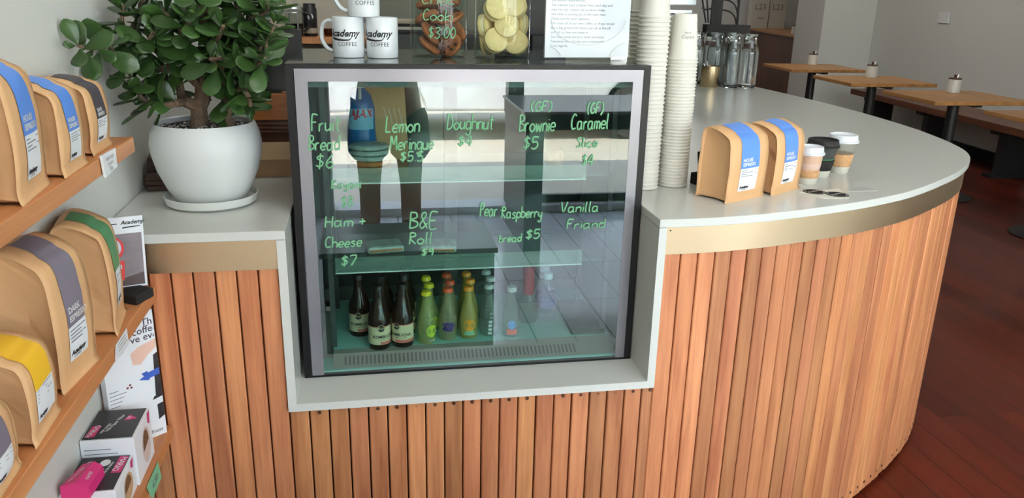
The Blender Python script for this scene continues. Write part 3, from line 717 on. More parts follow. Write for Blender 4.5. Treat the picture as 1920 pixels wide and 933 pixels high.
MB().add([(0.045, 0.004, 0.0007), (0.089, 0.004, 0.0007), (0.089, 0.028, 0.0007), (0.055, 0.020, 0.0007)], [(0,1,2,3)], Mc).build('dark_print', pm('dark_print', rgb(62, 46, 46), 0.5), t)
mb = text_mb('Academy', 0.0105, Mc @ Matrix.Translation((0.074, 0.126, 0.0003)), shear=0.3, bold=0.0003)
for q in range(2):
    mb.add([(0.006, 0.124 - q*0.009, 0.0005), (0.048 - q*0.018, 0.124 - q*0.009, 0.0005), (0.048 - q*0.018, 0.1255 - q*0.009, 0.0005), (0.006, 0.1255 - q*0.009, 0.0005)], [(0,1,2,3)], Mc)
mb.add([(0.056, 0.115, 0.0005), (0.088, 0.117, 0.0005), (0.088, 0.1185, 0.0005), (0.058, 0.118, 0.0005)], [(0,1,2,3)], Mc)
mb.build('card_lettering', M_ink, t)

# slim product box standing in the corner of the lowest shelf
t = empty('machine_box', (-0.515, -0.100, 0.530), 0, 'tall white printed product box quoting coffee praise, corner of the lowest shelf', 'box')
ux = Vector((0.76, 0.65, 0)).normalized(); nin = Vector((-ux.y, ux.x, 0))
c0 = Vector((0, 0, 0)); c1 = ux * 0.107; c2 = c1 + nin * 0.022; c3 = nin * 0.022
MB().prism([(p.x, p.y) for p in (c0, c1, c2, c3)], 0.0, 0.276).build('carton', M_paper, t)
Mb = page((0, 0, 0), ux, (0, 0, 1))
def quadp(pts, z, M, mb=None): return (mb or MB()).add([(a, b_, z) for a, b_ in pts], [tuple(range(len(pts)))], M)
mb = MB()
for s_, x_, z_ in (('"The', 0.074, 0.253), ('coffee', 0.062, 0.238), ("I've ever", 0.048, 0.223)):
    m2 = text_mb(s_, 0.021, Mb @ Matrix.Translation((x_, z_, 0)), align='LEFT', bold=0.0002)
    m2.v = [v for v in m2.v]; mb.add(m2.v, m2.f)
# clip lettering at the carton edge
keep = [f for f in mb.f if all((Vector(mb.v[i]) ).dot(ux) < 0.1066 for i in f)]; mb.f = keep
mb.build('box_lettering', pm('plum_ink', rgb(70, 58, 76), 0.6), t)
quadp([(0.054, 0.196), (0.070, 0.206), (0.107, 0.214), (0.107, 0.196), (0.088, 0.184), (0.072, 0.168), (0.056, 0.172)], 0.0004, Mb).build('hand_print', pm('skin_print', rgb(226, 186, 168), 0.6), t)
quadp([(0.064, 0.136), (0.075, 0.141), (0.070, 0.148), (0.082, 0.150), (0.084, 0.146), (0.107, 0.150), (0.107, 0.136), (0.086, 0.133), (0.084, 0.129)], 0.0006, Mb).build('blue_ribbon_print', pm('blue_print', rgb(48, 84, 176), 0.5), t)
mb = MB()
for a, b_ in ((0.040, 0.128), (0.0455, 0.1325), (0.0475, 0.1265)):
    quadp([(a + 0.0025*math.cos(k*0.628), b_ + 0.0022*math.sin(k*0.628)) for k in range(10)], 0.0005, Mb, mb)
mb.build('bean_print', pm('bean_print', rgb(110, 38, 44), 0.5), t)
mb = quadp([(0.093, 0.085), (0.107, 0.088), (0.107, 0.184), (0.098, 0.180)], 0.0003, Mb); quadp([(0.086, 0.083), (0.107, 0.086), (0.107, 0.094), (0.090, 0.090)], 0.0004, Mb, mb)
quadp([(0.094, 0.036), (0.107, 0.042), (0.107, 0.072), (0.094, 0.070)], 0.0004, Mb, mb); mb.build('machine_print', pm('print_black', rgb(34, 32, 36), 0.5), t)
mb = text_mb('coffness', 0.0125, Mb @ Matrix.Translation((0.080, 0.013, 0)), bold=0.0002)
for q in range(5):
    quadp([(0.004, 0.128 - q*0.008), (0.022 + 0.005*((q*7) % 4), 0.128 - q*0.008), (0.022 + 0.005*((q*7) % 4), 0.1295 - q*0.008), (0.004, 0.1295 - q*0.008)], 0.0004, Mb, mb)
mb.build('small_print', M_grey_ink, t)

M_pink = pm('pink_print', rgb(206, 44, 118), 0.5)
M_boxblack = pm('box_black', rgb(42, 40, 42), 0.45)
M_brownpr = pm('brown_print', rgb(112, 78, 52), 0.6)
M_tanpr = pm('tan_print', rgb(190, 158, 120), 0.6)
def filter_box(loc, w, d, h, label, flip):
    t = empty('filter_paper_box', loc, 0, label, 'box', 'filter paper boxes on the lowest shelf')
    MB().box(0, w, 0, d, 0, h).build('carton', M_paper, t, bevel=0.001)
    T = page((0, 0, h), (1, 0, 0), (0, 1, 0))
    quadp([(0.002, 0.004), (w - 0.004, 0.004), (w - 0.004, d - 0.001), (0.002, d - 0.001)], 0.0004, T).build('black_print', M_boxblack, t)
    wt = MB()
    if not flip:
        quadp([(0.006, 0.012), (0.022, 0.012), (0.024, 0.052), (0.008, 0.052)], 0.0008, T).build('pink_print', M_pink, t)
        quadp([(0.058, 0.066), (0.082, 0.072), (0.064, 0.088)], 0.0008, T).build('pink_print', M_pink, t)
        rows = [('HARIO', 0.015, 0.032, 0.014), ('V60 Paper Filter', 0.046, 0.058, 0.0095), ('DRIP COFFEE', 0.034, 0.040, 0.006), ('01', 0.066, 0.076, 0.010)]
    else:
        quadp([(0.066, 0.055), (0.083, 0.055), (0.083, 0.108), (0.068, 0.108)], 0.0008, T).build('pink_print', M_pink, t)
        quadp([(0.026, 0.052), (0.012, 0.034), (0.034, 0.034)], 0.0008, T).build('pink_print', M_pink, t)
        quadp([(0.048 + 0.009*math.cos(k*0.524), 0.09 + 0.011*math.sin(k*0.524)) for k in range(12)], 0.0008, T, wt)
        quadp([(0.022 + 0.007*math.cos(k*0.524), 0.09 + 0.008*math.sin(k*0.524)) for k in range(12)], 0.0008, T, wt)
        rows = [('HARIO', 0.0745, 0.082, 0.015), ('V60', 0.044, 0.062, 0.013), ('PAPER FILTER', 0.058, 0.072, 0.006), ('01', 0.024, 0.040, 0.010)]
    for s_, x_, y_, sz in rows:
        m2 = text_mb(s_, sz, T @ Matrix.Translation((x_, y_, 0.001)) @ Matrix.Rotation(R(76 if not flip else -100), 4, 'Z'), bold=0.0002); wt.add(m2.v, m2.f)
    wt.build('white_lettering', M_white, t)
    S = page((w, 0, 0), (0, 1, 0), (0, 0, 1))
    ov = [(d*0.60 + d*0.24*math.cos(k*0.314), h*0.46 + h*0.36*math.sin(k*0.314)) for k in range(20)]
    quadp(ov, 0.0004, S).build('jug_print', M_tanpr if flip else pm('jug_pale', rgb(214, 196, 188), 0.6), t)
    quadp([(d*0.58 + d*0.17*math.cos(k*0.314), h*0.5 + h*0.28*math.sin(k*0.314)) for k in range(20)][:12], 0.0008, S).build('coffee_print', M_brownpr, t)
    quadp([(d*0.80, h*0.80), (d*0.90, h*0.72), (d*0.96, h*0.98), (d*0.82, h*0.98)], 0.0005, S).build('pink_flash', M_pink, t)
    Fm = page((0, 0, 0), (1, 0, 0), (0, 0, 1)); fp = MB()
    for q in range(3): quadp([(0.006, h*0.62 + q*h*0.09), (w*0.80 - q*w*0.12, h*0.62 + q*h*0.09), (w*0.80 - q*w*0.12, h*0.635 + q*h*0.09), (0.006, h*0.635 + q*h*0.09)], 0.0004, Fm, fp)
    fp.build('fine_print', M_grey_ink, t)
    return t
filter_box((-0.5325, -0.220, 0.530), 0.0925, 0.112, 0.100, 'taller black topped filter paper box at the back of the lowest shelf', False)
filter_box((-0.5325, -0.336, 0.530), 0.0885, 0.112, 0.068, 'lower black topped filter paper box in front, under a pink carton', True)
t = empty('pink_carton', (-0.497, -0.316, 0.5985), R(-8), 'small bright pink carton lying on a black filter paper box', 'box')
MB().add([(-0.024, -0.034, 0), (0.024, -0.034, 0), (0.018, 0.034, 0), (-0.018, 0.034, 0), (-0.023, -0.033, 0.022), (0.005, -0.033, 0.030), (0.023, -0.033, 0.020), (0.017, 0.033, 0.020), (0.004, 0.033, 0.028), (-0.017, 0.033, 0.022)], [(3,2,1,0),(0,1,6,5,4),(2,3,9,8,7),(4,5,8,9),(5,6,7,8),(1,2,7,6),(3,0,4,9)]).build('carton', M_pink, t)
mb = text_mb('V60 FILTER', 0.0095, page((-0.009, -0.004, 0.0262), (0.12, 0.97, 0), (-0.95, 0.1, -0.26)))
m2 = text_mb('PAPER', 0.0085, page((0.013, -0.006, 0.0254), (-0.1, 0.98, 0), (-0.9, -0.1, 0.45))); mb.add(m2.v, m2.f)
mb.build('carton_lettering', M_white, t)
# ------------------------------------------------------------------ potted jade plant
PXY = (-0.352, 0.245)
M_pot = pm('pot_white', rgb(214, 215, 212), 0.35)
sa = MB().lathe([(0, 0.0), (0.088, 0.0), (0.097, 0.006), (0.101, 0.022), (0.0985, 0.023), (0.094, 0.010), (0, 0.008)], 48)
tag(sa.build('pot_saucer', pm('saucer_white', rgb(216, 216, 210), 0.4), None, True, loc=(PXY[0], PXY[1], 0.9502)), 'round white saucer under the potted plant on the countertop', 'saucer')
pot = empty('potted_plant', (PXY[0], PXY[1], 0.9585), 0, 'leafy green succulent plant in a rounded white pot on the countertop', 'plant')
pp = [(0, 0.0), (0.066, 0.0), (0.074, 0.004), (0.090, 0.030), (0.107, 0.070), (0.1165, 0.110), (0.1175, 0.130), (0.114, 0.152), (0.106, 0.172), (0.1035, 0.1755), (0.1005, 0.173), (0.103, 0.160), (0.103, 0.15), (0.0, 0.15)]
MB().lathe(pp, 64).build('pot', M_pot, pot, True)
so = MB(); sv = [(0, 0, 0.166)]; sf = []
for ri in range(1, 7):
    for k in range(36):
        a = 2*math.pi*k/36; r = 0.1018*ri/6
        sv.append((r*math.cos(a), r*math.sin(a), 0.162 + 0.006*noise.noise(Vector((r*40*math.cos(a), r*40*math.sin(a), 3)))))
for k in range(36): sf.append((0, 1+k, 1+(k+1) % 36))
for ri in range(5):
    for k in range(36): sf.append((1+ri*36+k, 1+(ri+1)*36+k, 1+(ri+1)*36+(k+1) % 36, 1+ri*36+(k+1) % 36))
so.add(sv, sf); so.build('soil', pm('soil', rgb(52, 42, 36), 0.95, var=0.4, vscale=90, bump=0.6, bscale=120), pot)
pe = MB()
for k in range(220):
    a = rnd.uniform(0, 6.283); r = 0.097*math.sqrt(rnd.random()); s = rnd.uniform(0.0016, 0.0042)
    M = Matrix.Translation((r*math.cos(a), r*math.sin(a), 0.166)) @ Matrix.Rotation(rnd.uniform(0, 3), 4, 'Z') @ Matrix.Diagonal((s, s*rnd.uniform(0.6, 1), s*0.6, 1))
    pe.add([(-1,0,0),(0,-1,0),(1,0,0),(0,1,0),(0,0,1),(0,0,-1)], [(0,1,4),(1,2,4),(2,3,4),(3,0,4),(1,0,5),(2,1,5),(3,2,5),(0,3,5)], M)
tag(pe.build('gravel', pm('pale_gravel', rgb(190, 180, 172), 0.9, island=0.35), pot), kind='stuff')
O = Vector((PXY[0], PXY[1], 0.9585))
TIPS = [(-0.500,-0.03,1.311),(-0.500,0.06,1.300),(-0.493,0.125,1.306),(-0.486,0.155,1.271),(-0.474,0.20,1.208),(-0.476,0.18,1.252),(-0.455,0.2,1.183),(-0.421,0.2,1.249),(-0.419,0.3,1.279),(-0.480,0.20,1.320),(-0.465,0.26,1.352),(-0.404,0.2,1.366),(-0.478,0.20,1.375),(-0.366,0.17,1.326),(-0.321,0.2,1.367),(-0.308,0.18,1.3),(-0.303,0.3,1.331),(-0.254,0.22,1.308),(-0.232,0.2,1.358),(-0.190,0.16,1.37),(-0.178,0.13,1.343),(-0.205,0.12,1.302),(-0.192,0.085,1.313),(-0.196,0.075,1.281),(-0.286,0.18,1.251),(-0.254,0.16,1.215),(-0.239,0.15,1.178),(-0.282,0.22,1.172),(-0.309,0.2,1.203),(-0.404,0.28,1.218),(-0.387,0.3,1.262),(-0.238,0.22,1.246),(-0.358,0.33,1.329),(-0.27,0.26,1.383),(-0.398,0.2,1.178),(-0.439,0.26,1.209),(-0.344,0.2,1.398),(-0.436,0.25,1.407),(-0.251,0.22,1.421),(-0.195,0.17,1.417),(-0.327,0.25,1.451),(-0.399,0.25,1.46),(-0.25,0.25,1.485),(-0.462,0.25,1.416),(-0.305,0.12,1.278),(-0.41,0.14,1.327),(-0.341,0.15,1.429),(-0.293,0.28,1.282),(-0.240,0.25,1.33),(-0.34,0.14,1.36),(-0.37,0.22,1.30),(-0.43,0.17,1.30),(-0.28,0.15,1.34),(-0.262,0.13,1.275),(-0.225,0.12,1.26)]
nodes = [(Vector((-0.366, 0.25, 1.118)), -1, 0.021), (Vector((-0.362, 0.25, 1.165)), 0, 0.018), (Vector((-0.350, 0.25, 1.205)), 1, 0.016), (Vector((-0.300, 0.235, 1.118)), -1, 0.015), (Vector((-0.296, 0.23, 1.175)), 3, 0.011), (Vector((-0.330, 0.245, 1.262)), 2, 0.012), (Vector((-0.392, 0.24, 1.178)), 1, 0.011), (Vector((-0.312, 0.235, 1.225)), 2, 0.011), (Vector((-0.398, 0.235, 1.255)), 2, 0.009), (Vector((-0.28, 0.2, 1.285)), 7, 0.008), (Vector((-0.34, 0.23, 1.325)), 5, 0.009), (Vector((-0.43, 0.21, 1.29)), 8, 0.007)]
tips = [Vector(p) for p in TIPS]
tips.sort(key=lambda p: (p - Vector((-0.345, 0.24, 1.22))).length)
tipidx = []
for p in tips:
    best = min(range(len(nodes)), key=lambda i: (nodes[i][0] - p).length + (0.06 if i in (0, 3) else 0) + (0.04 if nodes[i][0].z > p.z + 0.02 else 0))
    r = max(0.0030, nodes[best][2] * 0.72)
    nodes.append((p, best, r)); tipidx.append(len(nodes) - 1)
br_ = MB()
def seg_(i):
    p, par, r = nodes[i]
    if par < 0: return
    q, _, rq = nodes[par]
    mid = (p + q) / 2 + Vector((rnd.uniform(-.006, .006), rnd.uniform(-.006, .006), rnd.uniform(-.008, .002)))
    c = crom([q, mid, p], 4); L = len(c) - 1
    r0 = min(rq, r * 1.35)
    br_.tube([v - O for v in c], [r0 + (r - r0) * k / L for k in range(L + 1)], 8)
for i in range(len(nodes)): seg_(i)
bro = br_.build('branches', pm('jade_bark', rgb(104, 84, 66), 0.85, var=0.3, vscale=40, bump=0.6, bscale=70), pot, True)
# fleshy leaves: flat, obovate, in crossed pairs round every tip
fo = MB()
def leaf(p, dirv, up, L, W):
    d = dirv.normalized(); s = d.cross(up)
    if s.length < 0.05: s = d.cross(Vector((1, 0, 0)))
    s.normalize(); u = s.cross(d)
    if (p + d * L).x < WL + 0.008: return
    tip = p + d * L
    if tip.x > -0.185 and tip.y > 0.075 and tip.z < 1.29: return
    if tip.z < 1.225 and -0.415 < tip.x < -0.325 and tip.y < 0.27: return
    if abs(tip.z - 1.13) < 0.012 and (tip - Vector((PXY[0], PXY[1], tip.z))).length < 0.11: return
    prof = [(0.0, 0.09), (0.18, 0.38), (0.42, 0.80), (0.65, 1.0), (0.84, 0.82), (0.96, 0.36)]
    rows = []; vs = []; fs = []
    cup = rnd.uniform(-0.10, 0.16)
    for tt, ww in prof:
        c = p + d * (tt * L) + u * (cup * L * tt * tt)
        w = ww * W / 2; th = 0.0022 * (0.4 + ww)
        rows.append(len(vs)); 
        for a in range(8):
            an = math.pi / 4 * a
            vs.append(c + s * (w * math.cos(an)) + u * (th * math.sin(an) + 0.12 * w * abs(math.cos(an))))
    for i in range(len(prof) - 1):
        for a in range(8): fs.append((rows[i]+a, rows[i]+(a+1) % 8, rows[i+1]+(a+1) % 8, rows[i+1]+a))
    vs.append(p + d * L + u * (cup * L)); e = len(vs) - 1
    for a in range(8): fs.append((rows[-1]+a, rows[-1]+(a+1) % 8, e))
    fs.append(tuple(range(7, -1, -1)))
    fo.add([v - O for v in vs], fs)
for i in tipidx:
    p, par, r = nodes[i]; ax = (p - nodes[par][0]); ax = ax.normalized() if ax.length > 1e-4 else Vector((0, 0, 1))
    ax = (ax + Vector((0, -0.1, 0.35))).normalized()
    a0 = rnd.uniform(0, 6.28); s0 = ax.cross(Vector((0, 0, 1)))
    s0 = s0.normalized() if s0.length > 0.1 else Vector((1, 0, 0)); s1 = ax.cross(s0)
    npair = 4 if (p.x < -0.484 or rnd.random() < 0.55) else 5
    for q in range(npair):
        ang = a0 + q * math.pi / 2 + rnd.uniform(-.3, .3); out = s0 * math.cos(ang) + s1 * math.sin(ang)
        base_ = p - ax * (0.012 * (npair - 1 - q) - 0.004)
        sz = (0.066, 0.064, 0.060, 0.046, 0.026)[min(q + (5 - npair), 4)] * rnd.uniform(0.85, 1.15)
        opn = (0.15, 0.3, 0.45, 0.9, 1.8)[q]
        for sg in (1, -1):
            dv = (out * sg + ax * opn + Vector((0, 0, -0.25 if q < 2 else 0)) + Vector((rnd.uniform(-.25, .25), rnd.uniform(-.25, .25), rnd.uniform(-.25, .25))))
            leaf(base_ + out * sg * r, dv, ax, sz, sz * rnd.uniform(0.56, 0.68))
fo.build('foliage', pm('jade_leaf', rgb(46, 72, 32), 0.28, island=0.3, spec=0.45), pot, True)

# ------------------------------------------------------------------ mugs on the display case
ZT = 1.2692
M_mug = pm('mug_ceramic', rgb(226, 229, 230), 0.12)
def mug(loc, rz, label):
    t = empty('coffee_mug', loc, R(rz), label, 'mug', 'white coffee mugs on the display case')
    r, h = 0.0355, 0.088
    MB().lathe([(0, 0.002), (r - 0.004, 0.002), (r - 0.003, 0.0), (r - 0.001, 0.001), (r, 0.006), (r, h - 0.002), (r - 0.001, h), (r - 0.003, h - 0.001), (r - 0.0035, 0.01), (r - 0.007, 0.006), (0, 0.006)], 48).build('mug_body', M_mug, t, True)
    arc = [(-r + 0.002, 0, h*0.86), (-r - 0.010, 0, h*0.89), (-r - 0.022, 0, h*0.80), (-r - 0.027, 0, h*0.60), (-r - 0.026, 0, h*0.40), (-r - 0.016, 0, h*0.22), (-r - 0.004, 0, h*0.14), (-r + 0.002, 0, h*0.15)]
    Mh = Matrix.Rotation(R(-12), 4, 'Z')
    MB().tube(crom(arc, 5), 0.0045, 10, Mh, flat=1.35).build('handle', M_mug, t, True)
    L = MB()
    sh = Matrix.Rotation(R(-15), 4, 'Z')
    m2 = text_mb('Academy', 0.0205, sh @ Matrix.Translation((0, 0, h*0.60)), wrap=r, shear=0.35, bold=0.0006); L.add(m2.v, m2.f)
    m2 = text_mb('COFFEE', 0.0125, Matrix.Rotation(R(2), 4, 'Z') @ Matrix.Translation((0, 0, h*0.34)), wrap=r, spacing=1.05); L.add(m2.v, m2.f)
    sw = []
    for k in range(19):
        u = k / 18; x = -0.028 + 0.052*u; z = h*0.485 - 0.004*math.sin(u*2.6) - (0.0 if u < 0.85 else -(u-0.85)*0.05); w = 0.0022*(1-u)**0.5*(0.35 if u < 0.03 else 1) + 0.0005
        sw.append((x, z, w))
    sv = []; 
    for x, z, w in sw:
        a = x / r
        for dz in (-w, w): sv.append(((r+0.0004)*math.sin(a), -(r+0.0004)*math.cos(a), z + dz))
    L.add(sv, [(2*k, 2*k+2, 2*k+3, 2*k+1) for k in range(18)], sh)
    L.build('printed_logo', M_ink, t)
    return t
mug((-0.036, 0.293, ZT), -6, 'left white logo mug of the bottom pair, handle on its left')
mug((0.039, 0.285, ZT), -14, 'right white logo mug of the bottom pair, beside the cookie jar')
mug((0.000, 0.287, ZT + 0.0882), 4, 'white logo mug stacked on top of two mugs')

# ------------------------------------------------------------------ biscuit jars
M_jar = glass('jar_glass', (0.93, 0.96, 0.94, 1), 1.5)
def jar(loc, label, words):
    t = empty('glass_jar', loc, 0, label, 'jar', 'biscuit jars on the display case')
    r, h = 0.0665, 0.215
    MB().lathe([(0, 0.001), (r - 0.008, 0.0), (r - 0.002, 0.003), (r, 0.010), (r, h - 0.03), (r - 0.006, h - 0.018), (r - 0.004, h), (r - 0.007, h), (r - 0.009, h - 0.02), (r - 0.004, h - 0.034), (r - 0.0035, 0.014), (r - 0.010, 0.008), (0, 0.007)], 56).build('jar_body', M_jar, t, True)
    MB().lathe([(0, h + 0.001), (r - 0.003, h + 0.001), (r - 0.002, h + 0.012), (0.012, h + 0.016), (0.009, h + 0.024), (0.014, h + 0.036), (0, h + 0.042)], 40).build('lid', M_jar, t, True)
    if words:
        mb = MB()
        for s_, xx, zz, ww, hh in words:
            q = hand_mb(s_, ww, hh, Matrix.Identity(4), 0.0013)
            q.v = [Vector(v) for v in q.v]
            vv = []
            for v in q.v:
                a = (v[0] + xx) / r; rr_ = r + 0.0006 + (v[2] - 0.0012)
                vv.append((rr_*math.sin(a), -rr_*math.cos(a), zz + v[1]))
            mb.add(vv, q.f)
        mb.build('handwritten_price', M_green_marker, t)
    return t
J1 = Vector((0.171, 0.338, ZT)); J2 = Vector((0.316, 0.312, ZT))
jar(J1, 'left glass jar of dark brown cookies with green handwriting', [('Choc', -0.045, 0.118, 0.075, 0.022), ('Cooki', -0.042, 0.083, 0.068, 0.024), ('$3.00', -0.030, 0.044, 0.062, 0.024)])
jar(J2, 'right glass jar of pale shortbread biscuits beside the sign', None)
M_cook = pm('choc_cookie', rgb(142, 84, 48), 0.85, var=0.22, vscale=60, bump=0.5, bscale=60)
M_chip = pm('choc_chip', rgb(52, 30, 20), 0.6)
M_short = pm('shortbread', rgb(232, 208, 148), 0.8, var=0.06, vscale=60, bump=0.15, bscale=90)
M_cream = pm('filling_cream', rgb(244, 232, 196), 0.7)
def cookie(loc, rot, label, r=0.034):
    t = empty('chocolate_cookie', loc, 0, label, 'cookie', 'brown cookies in the left jar'); t.rotation_euler = [R(a) for a in rot]
    mb = MB(); mb.lathe([(0, 0), (r*0.8, 0.0), (r*0.97, 0.004), (r, 0.008), (r*0.9, 0.0125), (r*0.5, 0.0155), (0, 0.016)], 24)
    sd = rnd.uniform(0, 50)
    mb.v = [Vector(v) * (1 + 0.06*noise.noise(Vector(v)*45 + Vector((sd, 0, 0)))) for v in mb.v]
    mb.build('cookie_body', M_cook, t, True)
    cp = MB()
    for k in range(7):
        a = rnd.uniform(0, 6.28); q = r*0.75*math.sqrt(rnd.random())
        cp.lathe([(0, 0.0035), (0.003, 0.002), (0.0038, 0), (0.003, -0.002), (0, -0.003)], 7, Matrix.Translation((q*math.cos(a), q*math.sin(a), 0.0145)))
    cp.build('chocolate_chips', M_chip, t)
def shortbread(loc, rot, label, r=0.0285):
    t = empty('shortbread_biscuit', loc, 0, label, 'biscuit', 'pale biscuits in the right jar'); t.rotation_euler = [R(a) for a in rot]
    for nm, sgn in (('biscuit_half', 1), ('biscuit_half', -1)):
        mb = MB(); seg = 28
        mb.lathe([(0, 0.003), (r*0.95, 0.003), (r, 0.006), (r*0.97, 0.010), (r*0.8, 0.013), (r*0.45, 0.0145), (0, 0.015)], seg)
        vs = []
        for v in mb.v:
            v = Vector(v)
            if v.z > 0.009: v.z += 0.0009 * math.sin(v.x * 900)
            if sgn < 0: v.z = -v.z
            vs.append(v)
        mb.v = vs
        mb.build(nm, M_short, t, True)
    MB().lathe([(0, -0.0028), (r*0.93, -0.0028), (r*0.95, 0), (r*0.93, 0.0028), (0, 0.0028)], 24).build('cream_filling', M_cream, t, True)
jc = [(-0.028, -0.026, 0.020, 38, -14, 'lowest brown cookie at the front left of the left jar'), (0.030, -0.018, 0.024, 62, 18, 'lowest brown cookie at the right of the left jar'), (-0.028, -0.027, 0.050, 56, -10, 'second brown cookie up at the front left of the left jar'), (0.034, -0.014, 0.052, 74, 34, 'brown cookie on edge at the right of the left jar'), (-0.026, -0.020, 0.082, 30, -8, 'third brown cookie up at the front left of the left jar'), (0.030, -0.006, 0.084, 20, 16, 'brown cookie lying flat at the right of the left jar, upper half'), (0.000, 0.026, 0.024, 60, 5, 'brown cookie at the bottom back of the left jar'), (-0.014, 0.028, 0.062, 66, 8, 'brown cookie at the back of the left jar, middle height'), (0.004, 0.024, 0.100, 40, 10, 'brown cookie at the back of the left jar, near the top'), (0.022, -0.014, 0.112, 12, -14, 'topmost brown cookie at the front right of the left jar'), (-0.022, -0.012, 0.110, 16, -8, 'topmost brown cookie at the front left of the left jar'), (0.000, 0.0, 0.072, 12, 4, 'brown cookie lying in the middle of the left jar')]
for x_, y_, z_, a, b_, lb in jc: cookie(J1 + Vector((x_, y_, z_)), (a, b_, rnd.uniform(0, 360)), lb, 0.030)
jb = [(-0.019, -0.030, 0.040, 72, 0, 8, 'ridged pale biscuit at the bottom front left of the right jar'), (0.031, -0.020, 0.036, 78, 0, -22, 'pale biscuit at the bottom front right of the right jar'), (0.006, -0.030, 0.074, 76, 0, -4, 'pale biscuit facing out in the centre of the right jar'), (-0.037, 0.000, 0.070, 82, 0, 62, 'pale biscuit on edge at the left side of the right jar'), (0.040, 0.004, 0.075, 84, 0, -64, 'pale biscuit on edge at the right side of the right jar'), (-0.018, -0.028, 0.110, 66, 0, 12, 'pale biscuit at the upper front left of the right jar'), (0.026, -0.022, 0.116, 64, 0, -18, 'pale biscuit at the upper front right of the right jar'), (-0.034, 0.012, 0.033, 80, 0, 75, 'pale biscuit at the bottom left back of the right jar'), (0.012, 0.030, 0.038, 80, 0, 10, 'pale biscuit at the bottom back of the right jar'), (0.006, 0.032, 0.095, 80, 0, -5, 'pale biscuit at the upper back of the right jar'), (-0.004, 0.0, 0.140, 20, 0, 0, 'topmost pale biscuit lying in the right jar')]
for x_, y_, z_, a, b_, c_, lb in jb: shortbread(J2 + Vector((x_, y_, z_)), (a, b_, c_), lb)

# ------------------------------------------------------------------ acrylic sign holder
t = empty('sign_holder', (0.498, 0.215, ZT), R(4), 'clear acrylic stand with a printed white notice on top of the display case', 'sign')
M_acr = glass('acrylic', (0.97, 0.98, 0.98, 1), 1.49)
MB().box(-0.102, 0.102, -0.004, -0.002, 0.008, 0.30).build('clear_front', M_acr, t)
MB().box(-0.100, 0.100, 0.0005, 0.0015, 0.009, 0.298).build('paper_notice', M_paper, t)
MB().box(-0.102, 0.102, 0.002, 0.004, 0.008, 0.30).build('clear_back', M_acr, t)
MB().box(-0.102, 0.102, -0.012, 0.05, 0.0005, 0.003).build('clear_foot', M_acr, t)
mb = MB()
lines = ['Please let our friendly staff know', 'any dietary requirements.', 'Our cabinet food is baked fresh each day and', 'may run out - please ask us about today', 'and what is coming out of the oven next.', 'Thank you for your patience.', 'We roast all of our own coffee, so if you would', 'like a bag ground for home just ask at the till', 'and tell us how you make it.', 'Card payments attract a small surcharge.', 'Takeaway lids and cups are compostable.', 'Kind regards,']
for q, s_ in enumerate(lines):
    m2 = text_mb(s_, 0.0078, page((-0.088, 0.0004, 0.142 - q*0.0098), (1, 0, 0), (0, 0, 1)), align='LEFT'); mb.add(m2.v, m2.f)
mb.build('notice_lettering', M_grey_ink, t)
sw = MB()
sw.tube([(0.088*math.cos(a) , -0.0044, 0.092 + 0.055*math.sin(a)) for a in [math.pi + i*math.pi/22 for i in range(23)]], 0.0009, 6)
sw.tube([(-0.095 + 0.034*math.cos(a), -0.0044, 0.0 + 0.034*math.sin(a)) for a in [R(20) + i*R(60)/8 for i in range(9)]], 0.0012, 6)
sw.tube([(0.104 + 0.052*math.cos(a), -0.0044, 0.0 + 0.042*math.sin(a)) for a in [R(100) + i*R(65)/8 for i in range(9)]], 0.0012, 6)
sw.build('cut_edge', M_white, t)

# ------------------------------------------------------------------ stacks of takeaway cups
M_cup = pm('cup_paper', rgb(222, 218, 206), 0.55)
cup = MB().lathe([(0.0335, 0.0015), (0.0362, 0.0006), (0.0384, 0.0016), (0.0390, 0.0034), (0.0383, 0.0052), (0.0364, 0.006), (0.0275, 0.108), (0.0262, 0.109), (0.0258, 0.104), (0, 0.104), (0, 0.103), (0.0252, 0.103), (0.0350, 0.006), (0.0335, 0.0015)], 32)
first = None
def cup_stack(x, y, n, pitch, where, grp, zrot=0):
    global first
    for k in range(n):
        dx, dy = rnd.uniform(-.0006, .0006), rnd.uniform(-.0006, .0006)
        lb = 'white paper cup, %s from the top of the %s' % (ordinal(n - k), where)
        if first is None:
            first = cup.build('paper_cup', M_cup, None, True); o = first
        else:
            o = first.copy(); COL.objects.link(o)
        o.location = (x + dx, y + dy, 0.9502 + k * pitch); o.rotation_euler = (0, 0, rnd.uniform(0, 6.28))
        tag(o, lb, 'cup', grp)
    return o
cup_stack(0.684, 0.298, 42, 0.0101, 'tall stack touching the display case', 'cups in the tall stack beside the case')
top = cup_stack(0.770, 0.318, 40, 0.0081, 'shorter stack nearest the two coffee bags', 'cups in the shorter front stack')
cup_stack(0.690, 0.392, 43, 0.0101, 'back stack behind the tall stack', 'cups in the left back stack')
cup_stack(0.792, 0.412, 39, 0.0081, 'back stack behind the shorter stack', 'cups in the right back stack')
lgm = MB(); rr_ = 0.0300
for s_, dz, sz, sh in (('flavour', 0.066, 0.006, 0.0), ('Cupaya', 0.056, 0.011, 0.3)):
    m2 = text_mb(s_, sz, Matrix.Rotation(R(-4), 4, 'Z') @ Matrix.Translation((0, 0, dz)), wrap=rr_ + (0.108 - dz) / 0.102 * 0.0091 - 0.0023, shear=sh); lgm.add(m2.v, m2.f)
lg = lgm.build('printed_logo', M_grey_ink, top); lg.rotation_euler = (0, 0, -top.rotation_euler[2])

